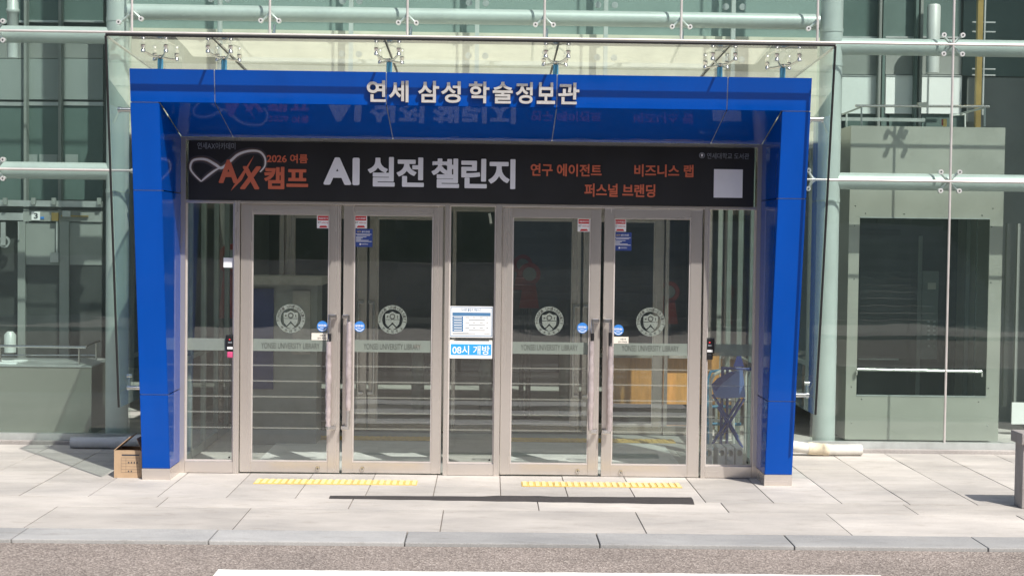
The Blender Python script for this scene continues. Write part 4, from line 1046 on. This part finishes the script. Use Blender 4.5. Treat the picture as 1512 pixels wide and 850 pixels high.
tag(obj('guide_rail', box(c0.x - .035, 3.4, 2.9, c0.x - .005, 3.46, 5.8).box(c0.x, 3.42, 2.9, c0.x + .03, 3.46, 5.8), 'brass'), 'brownish vertical guide rail behind the upper right glass', 'guide rail')
t = thing('shaft_ladder', 'short pale ladder rungs beside the guide rail at the upper right', 'ladder', P(1460, 100, 3.6))
for py in (33, 47, 60, 102, 111): obj('rung', pbox(1436, py - 1, 1470, py + 1, 3.6, .02), 'alu', t)
obj('stringer', pbox(1453, -60, 1455, 170, 3.58, .015), 'alu', t)

# ------------------------------------------------------------ small things outside
# cardboard box
bx0, bx1, by0, by1, bz = -3.02, -2.785, -.345, -.06, .232
t = thing('cardboard_box', 'open brown cardboard box with printed table beside the left portal leg', 'box', ((bx0 + bx1) / 2, -.2, 0))
w = .004
obj('side', box(bx0, by0, .001, bx1, by0 + w, bz), 'card', t); obj('side', box(bx0, by1 - w, .001, bx1, by1, bz), 'card', t)
obj('side', box(bx0, by0 + w + .0005, .001, bx0 + w, by1 - w - .0005, bz), 'card', t); obj('side', box(bx1 - w, by0 + w + .0005, .001, bx1, by1 - w - .0005, bz), 'card', t)
obj('bottom', box(bx0 + w, by0 + w, .001, bx1 - w, by1 - w, .006), 'cardin', t)
obj('flap', MB().prism([(bx0, by0, bz + .001), (bx0, by1, bz + .001), (bx0 + .135, by1, bz + .115), (bx0 + .135, by0, bz + .115)], (-.003, 0, .004)), 'card', t)
obj('flap', MB().prism([(bx0 + .005, by0, bz + .001), (bx1 - .01, by0, bz + .001), (bx1 - .012, by0 + .10, bz - .012), (bx0 + .02, by0 + .10, bz - .012)], (0, 0, .004)), 'card', t)
obj('flap', MB().prism([(bx1, by0, bz + .001), (bx1, by1, bz + .001), (bx1 - .05, by1, bz + .10), (bx1 - .05, by0 + .02, bz + .10)], (.003, 0, .003)), 'cardin', t)
yb = by0 - .0008
obj('printed_bar', box(bx0 + .065, yb, bz - .042, bx1 - .02, yb + .0006, bz - .030), 'ink', t)
for k in range(6): obj('printed_rule', box(bx0 + .06, yb, bz - .06 - .025 * k, bx1 - .015, yb + .0006, bz - .0585 - .025 * k), 'ink', t)
for k in range(4): obj('printed_mark', box(bx0 + .118 + .024 * k, yb, bz - .106, bx0 + .130 + .024 * k, yb + .0006, bz - .094), 'ink', t)
for k in range(2): obj('printed_mark', box(bx0 + .118 + .024 * k, yb, bz - .180, bx0 + .128 + .024 * k, yb + .0006, bz - .168), 'ink', t)
for xx in (bx0 + .06, bx0 + .10, bx1 - .016): obj('printed_rule', box(xx, yb, bz - .186, xx + .0015, yb + .0006, bz - .0605), 'ink', t)
# pipes lying at the foot of the glass
t = thing('drain_pipe', 'grey plastic pipe with elbow on the paving left of the portal', 'pipe', (-3.5, 1.3, 0))
pz = .058
A = G(105, 656, 0); A.z = pz; A.y = 1.36; 
a0 = Vector((P(105, 650, 1.36).x, 1.36, pz)); a1 = Vector((P(166, 650, 1.36).x, 1.36, pz)); a2 = Vector((P(184, 650, 1.36).x, 1.36, pz + .004)); a3 = Vector((P(215, 640, 1.45).x, 1.40, pz + .035))
m = MB(); m.tube([a0, a1], .054, 20, caps=False); m.tube([a0 + Vector((.0, 0, 0)), a1], .047, 20, caps=False)
obj('pipe_run', m, 'pvc_g', t)
obj('collar', MB().tube([a1 - Vector((.01, 0, 0)), a1 + Vector((.035, 0, 0))], .060, 20), 'pvc_g', t)
obj('elbow', MB().tube([a1 + Vector((.036, 0, 0)), a2, a2 + Vector((.04, .0, .012))], [.058, .058, .052], 20), 'pvc_g', t); obj('pipe_run', MB().tube([a2 + Vector((.03, 0, .008)), a3], .050, 20), 'pvc_g', t)
t = thing('drain_pipe', 'beige plastic pipe with taped joint on the paving right of the portal', 'pipe', (3.5, 1.3, 0))
b0 = Vector((P(1272, 656, 1.40).x, 1.40, pz)); b1 = Vector((P(1222, 656, 1.38).x, 1.38, pz)); b2 = Vector((P(1195, 652, 1.37).x, 1.37, pz + .012)); b3 = Vector((P(1160, 648, 1.36).x, 1.36, pz + .05))
m = MB(); m.tube([b0, b1], .054, 20, caps=False); m.tube([b0, b1], .047, 20, caps=False)
obj('pipe_run', m, 'pvc_b', t); obj('pipe_run', MB().tube([b2, b3], .052, 20), 'pvc_b', t)
obj('tape_wrap', MB().tube([b1 + Vector((.01, 0, 0)), b1 + Vector((-.045, 0, .002)), b1 + Vector((-.05, 0, .002)), b2 + Vector((.02, 0, 0)), b2 - Vector((.012, 0, -.001))], [.058, .061, .057, .062, .058], 18), 'tape', t)
# stone planter edge on the right
t = thing('stone_planter', 'grey granite block with overhanging cap at the right edge', 'planter', (5.0, -.8, 0))
sxp = P(1498, 700, -1.22).x; cxp = P(1492, 645, -1.18).x
zc0, zc1 = P(1500, 657, -1.45).z, P(1500, 640, -1.45).z
obj('body', MB().box(sxp, -1.40, 0, 7, -1.22, zc0 - .002, bev=.006), 'planter', t); obj('cap', MB().box(cxp, -1.44, zc0, 7.05, -1.18, zc1, bev=.010), 'planter', t)

# ------------------------------------------------------------ across the road, seen only as reflections
st = thing('stone_stairs', 'broad grey stone stairs across the road, reflected in the door glass', 'stairs', (3, -20, 0))
for k in range(16):
    obj('step', box(.5, -19.5 - .40 * (k + 1), -.3 if k == 0 else .16 * k - .02, 13, -19.5 - .40 * k, .16 * (k + 1)), 'stairtop', st)
struct(obj('far_pavement', box(-60, -19.5, -.3, 60, -15.5, .06), 'tile'))
rw = tag(obj('retaining_wall', box(-40, -20.6, 0, .45, -20.2, 1.5), 'planter'), 'low granite retaining wall across the road, reflected in the glass', 'wall')
def wood(name, x0, x1, y0, y1, z0, z1, n, size, seed):
    rnd = random.Random(seed); vs = []; fs = []
    blobs = []
    for i in range(int((x1 - x0) / 1.6)):
        blobs.append((rnd.uniform(x0, x1), rnd.uniform(y0, y1), rnd.uniform(z0 + 1, z1 - 1), rnd.uniform(1.2, 2.4)))
    for i in range(n):
        bx_, by_, bz_, br = rnd.choice(blobs)
        d = Vector((rnd.gauss(0, 1), rnd.gauss(0, 1), rnd.gauss(0, 1))).normalized() * br * (rnd.random() ** .4)
        p = Vector((bx_, by_, bz_)) + d
        if p.z < z0: continue
        a = Vector((rnd.gauss(0, 1), rnd.gauss(0, 1), rnd.gauss(0, 1))).normalized() * size; b = a.orthogonal().normalized() * size * .6
        k = len(vs); vs += [p - a, p + b, p + a, p - b]; fs.append((k, k + 1, k + 2, k + 3))
    me = bpy.data.meshes.new(name); me.from_pydata(vs, [], fs); me.materials.append(M['leaf'])
    o = bpy.data.objects.new(name, me); C.objects.link(o); o['kind'] = 'stuff'; o['label'] = 'dark green mass of trees across the road, reflected in the glass'; o['category'] = 'trees'
    return o
wood('woodland', -40, 40, -31, -26.5, .2, 15, 110000, .18, 3)
struct(obj('sky_screen', box(-60, -34, -.3, 60, -31, 14), 'leaf'))  # added leaf-coloured block that keeps sky out of the glass reflections

# grit swept along the foot of the kerb
rnd = random.Random(11); vs = []; fs = []
for i in range(700):
    x = rnd.uniform(-5.2, 5.2); y = -2.915 - abs(rnd.gauss(0, .05)); r = rnd.uniform(.002, .007)
    k = len(vs); a = rnd.uniform(0, 6.28)
    for q in range(3): vs.append((x + r * math.cos(a + q * 2.1), y + r * math.sin(a + q * 2.1), -.0275))
    vs.append((x, y, -.027 + r * .9)); fs += [(k, k + 1, k + 3), (k + 1, k + 2, k + 3), (k + 2, k, k + 3)]
me = bpy.data.meshes.new('gutter_grit'); me.from_pydata(vs, [], fs); me.materials.append(M['joint'])
o = bpy.data.objects.new('gutter_grit', me); C.objects.link(o); o['kind'] = 'stuff'; o['label'] = 'fine grit lying along the foot of the kerb'; o['category'] = 'grit'
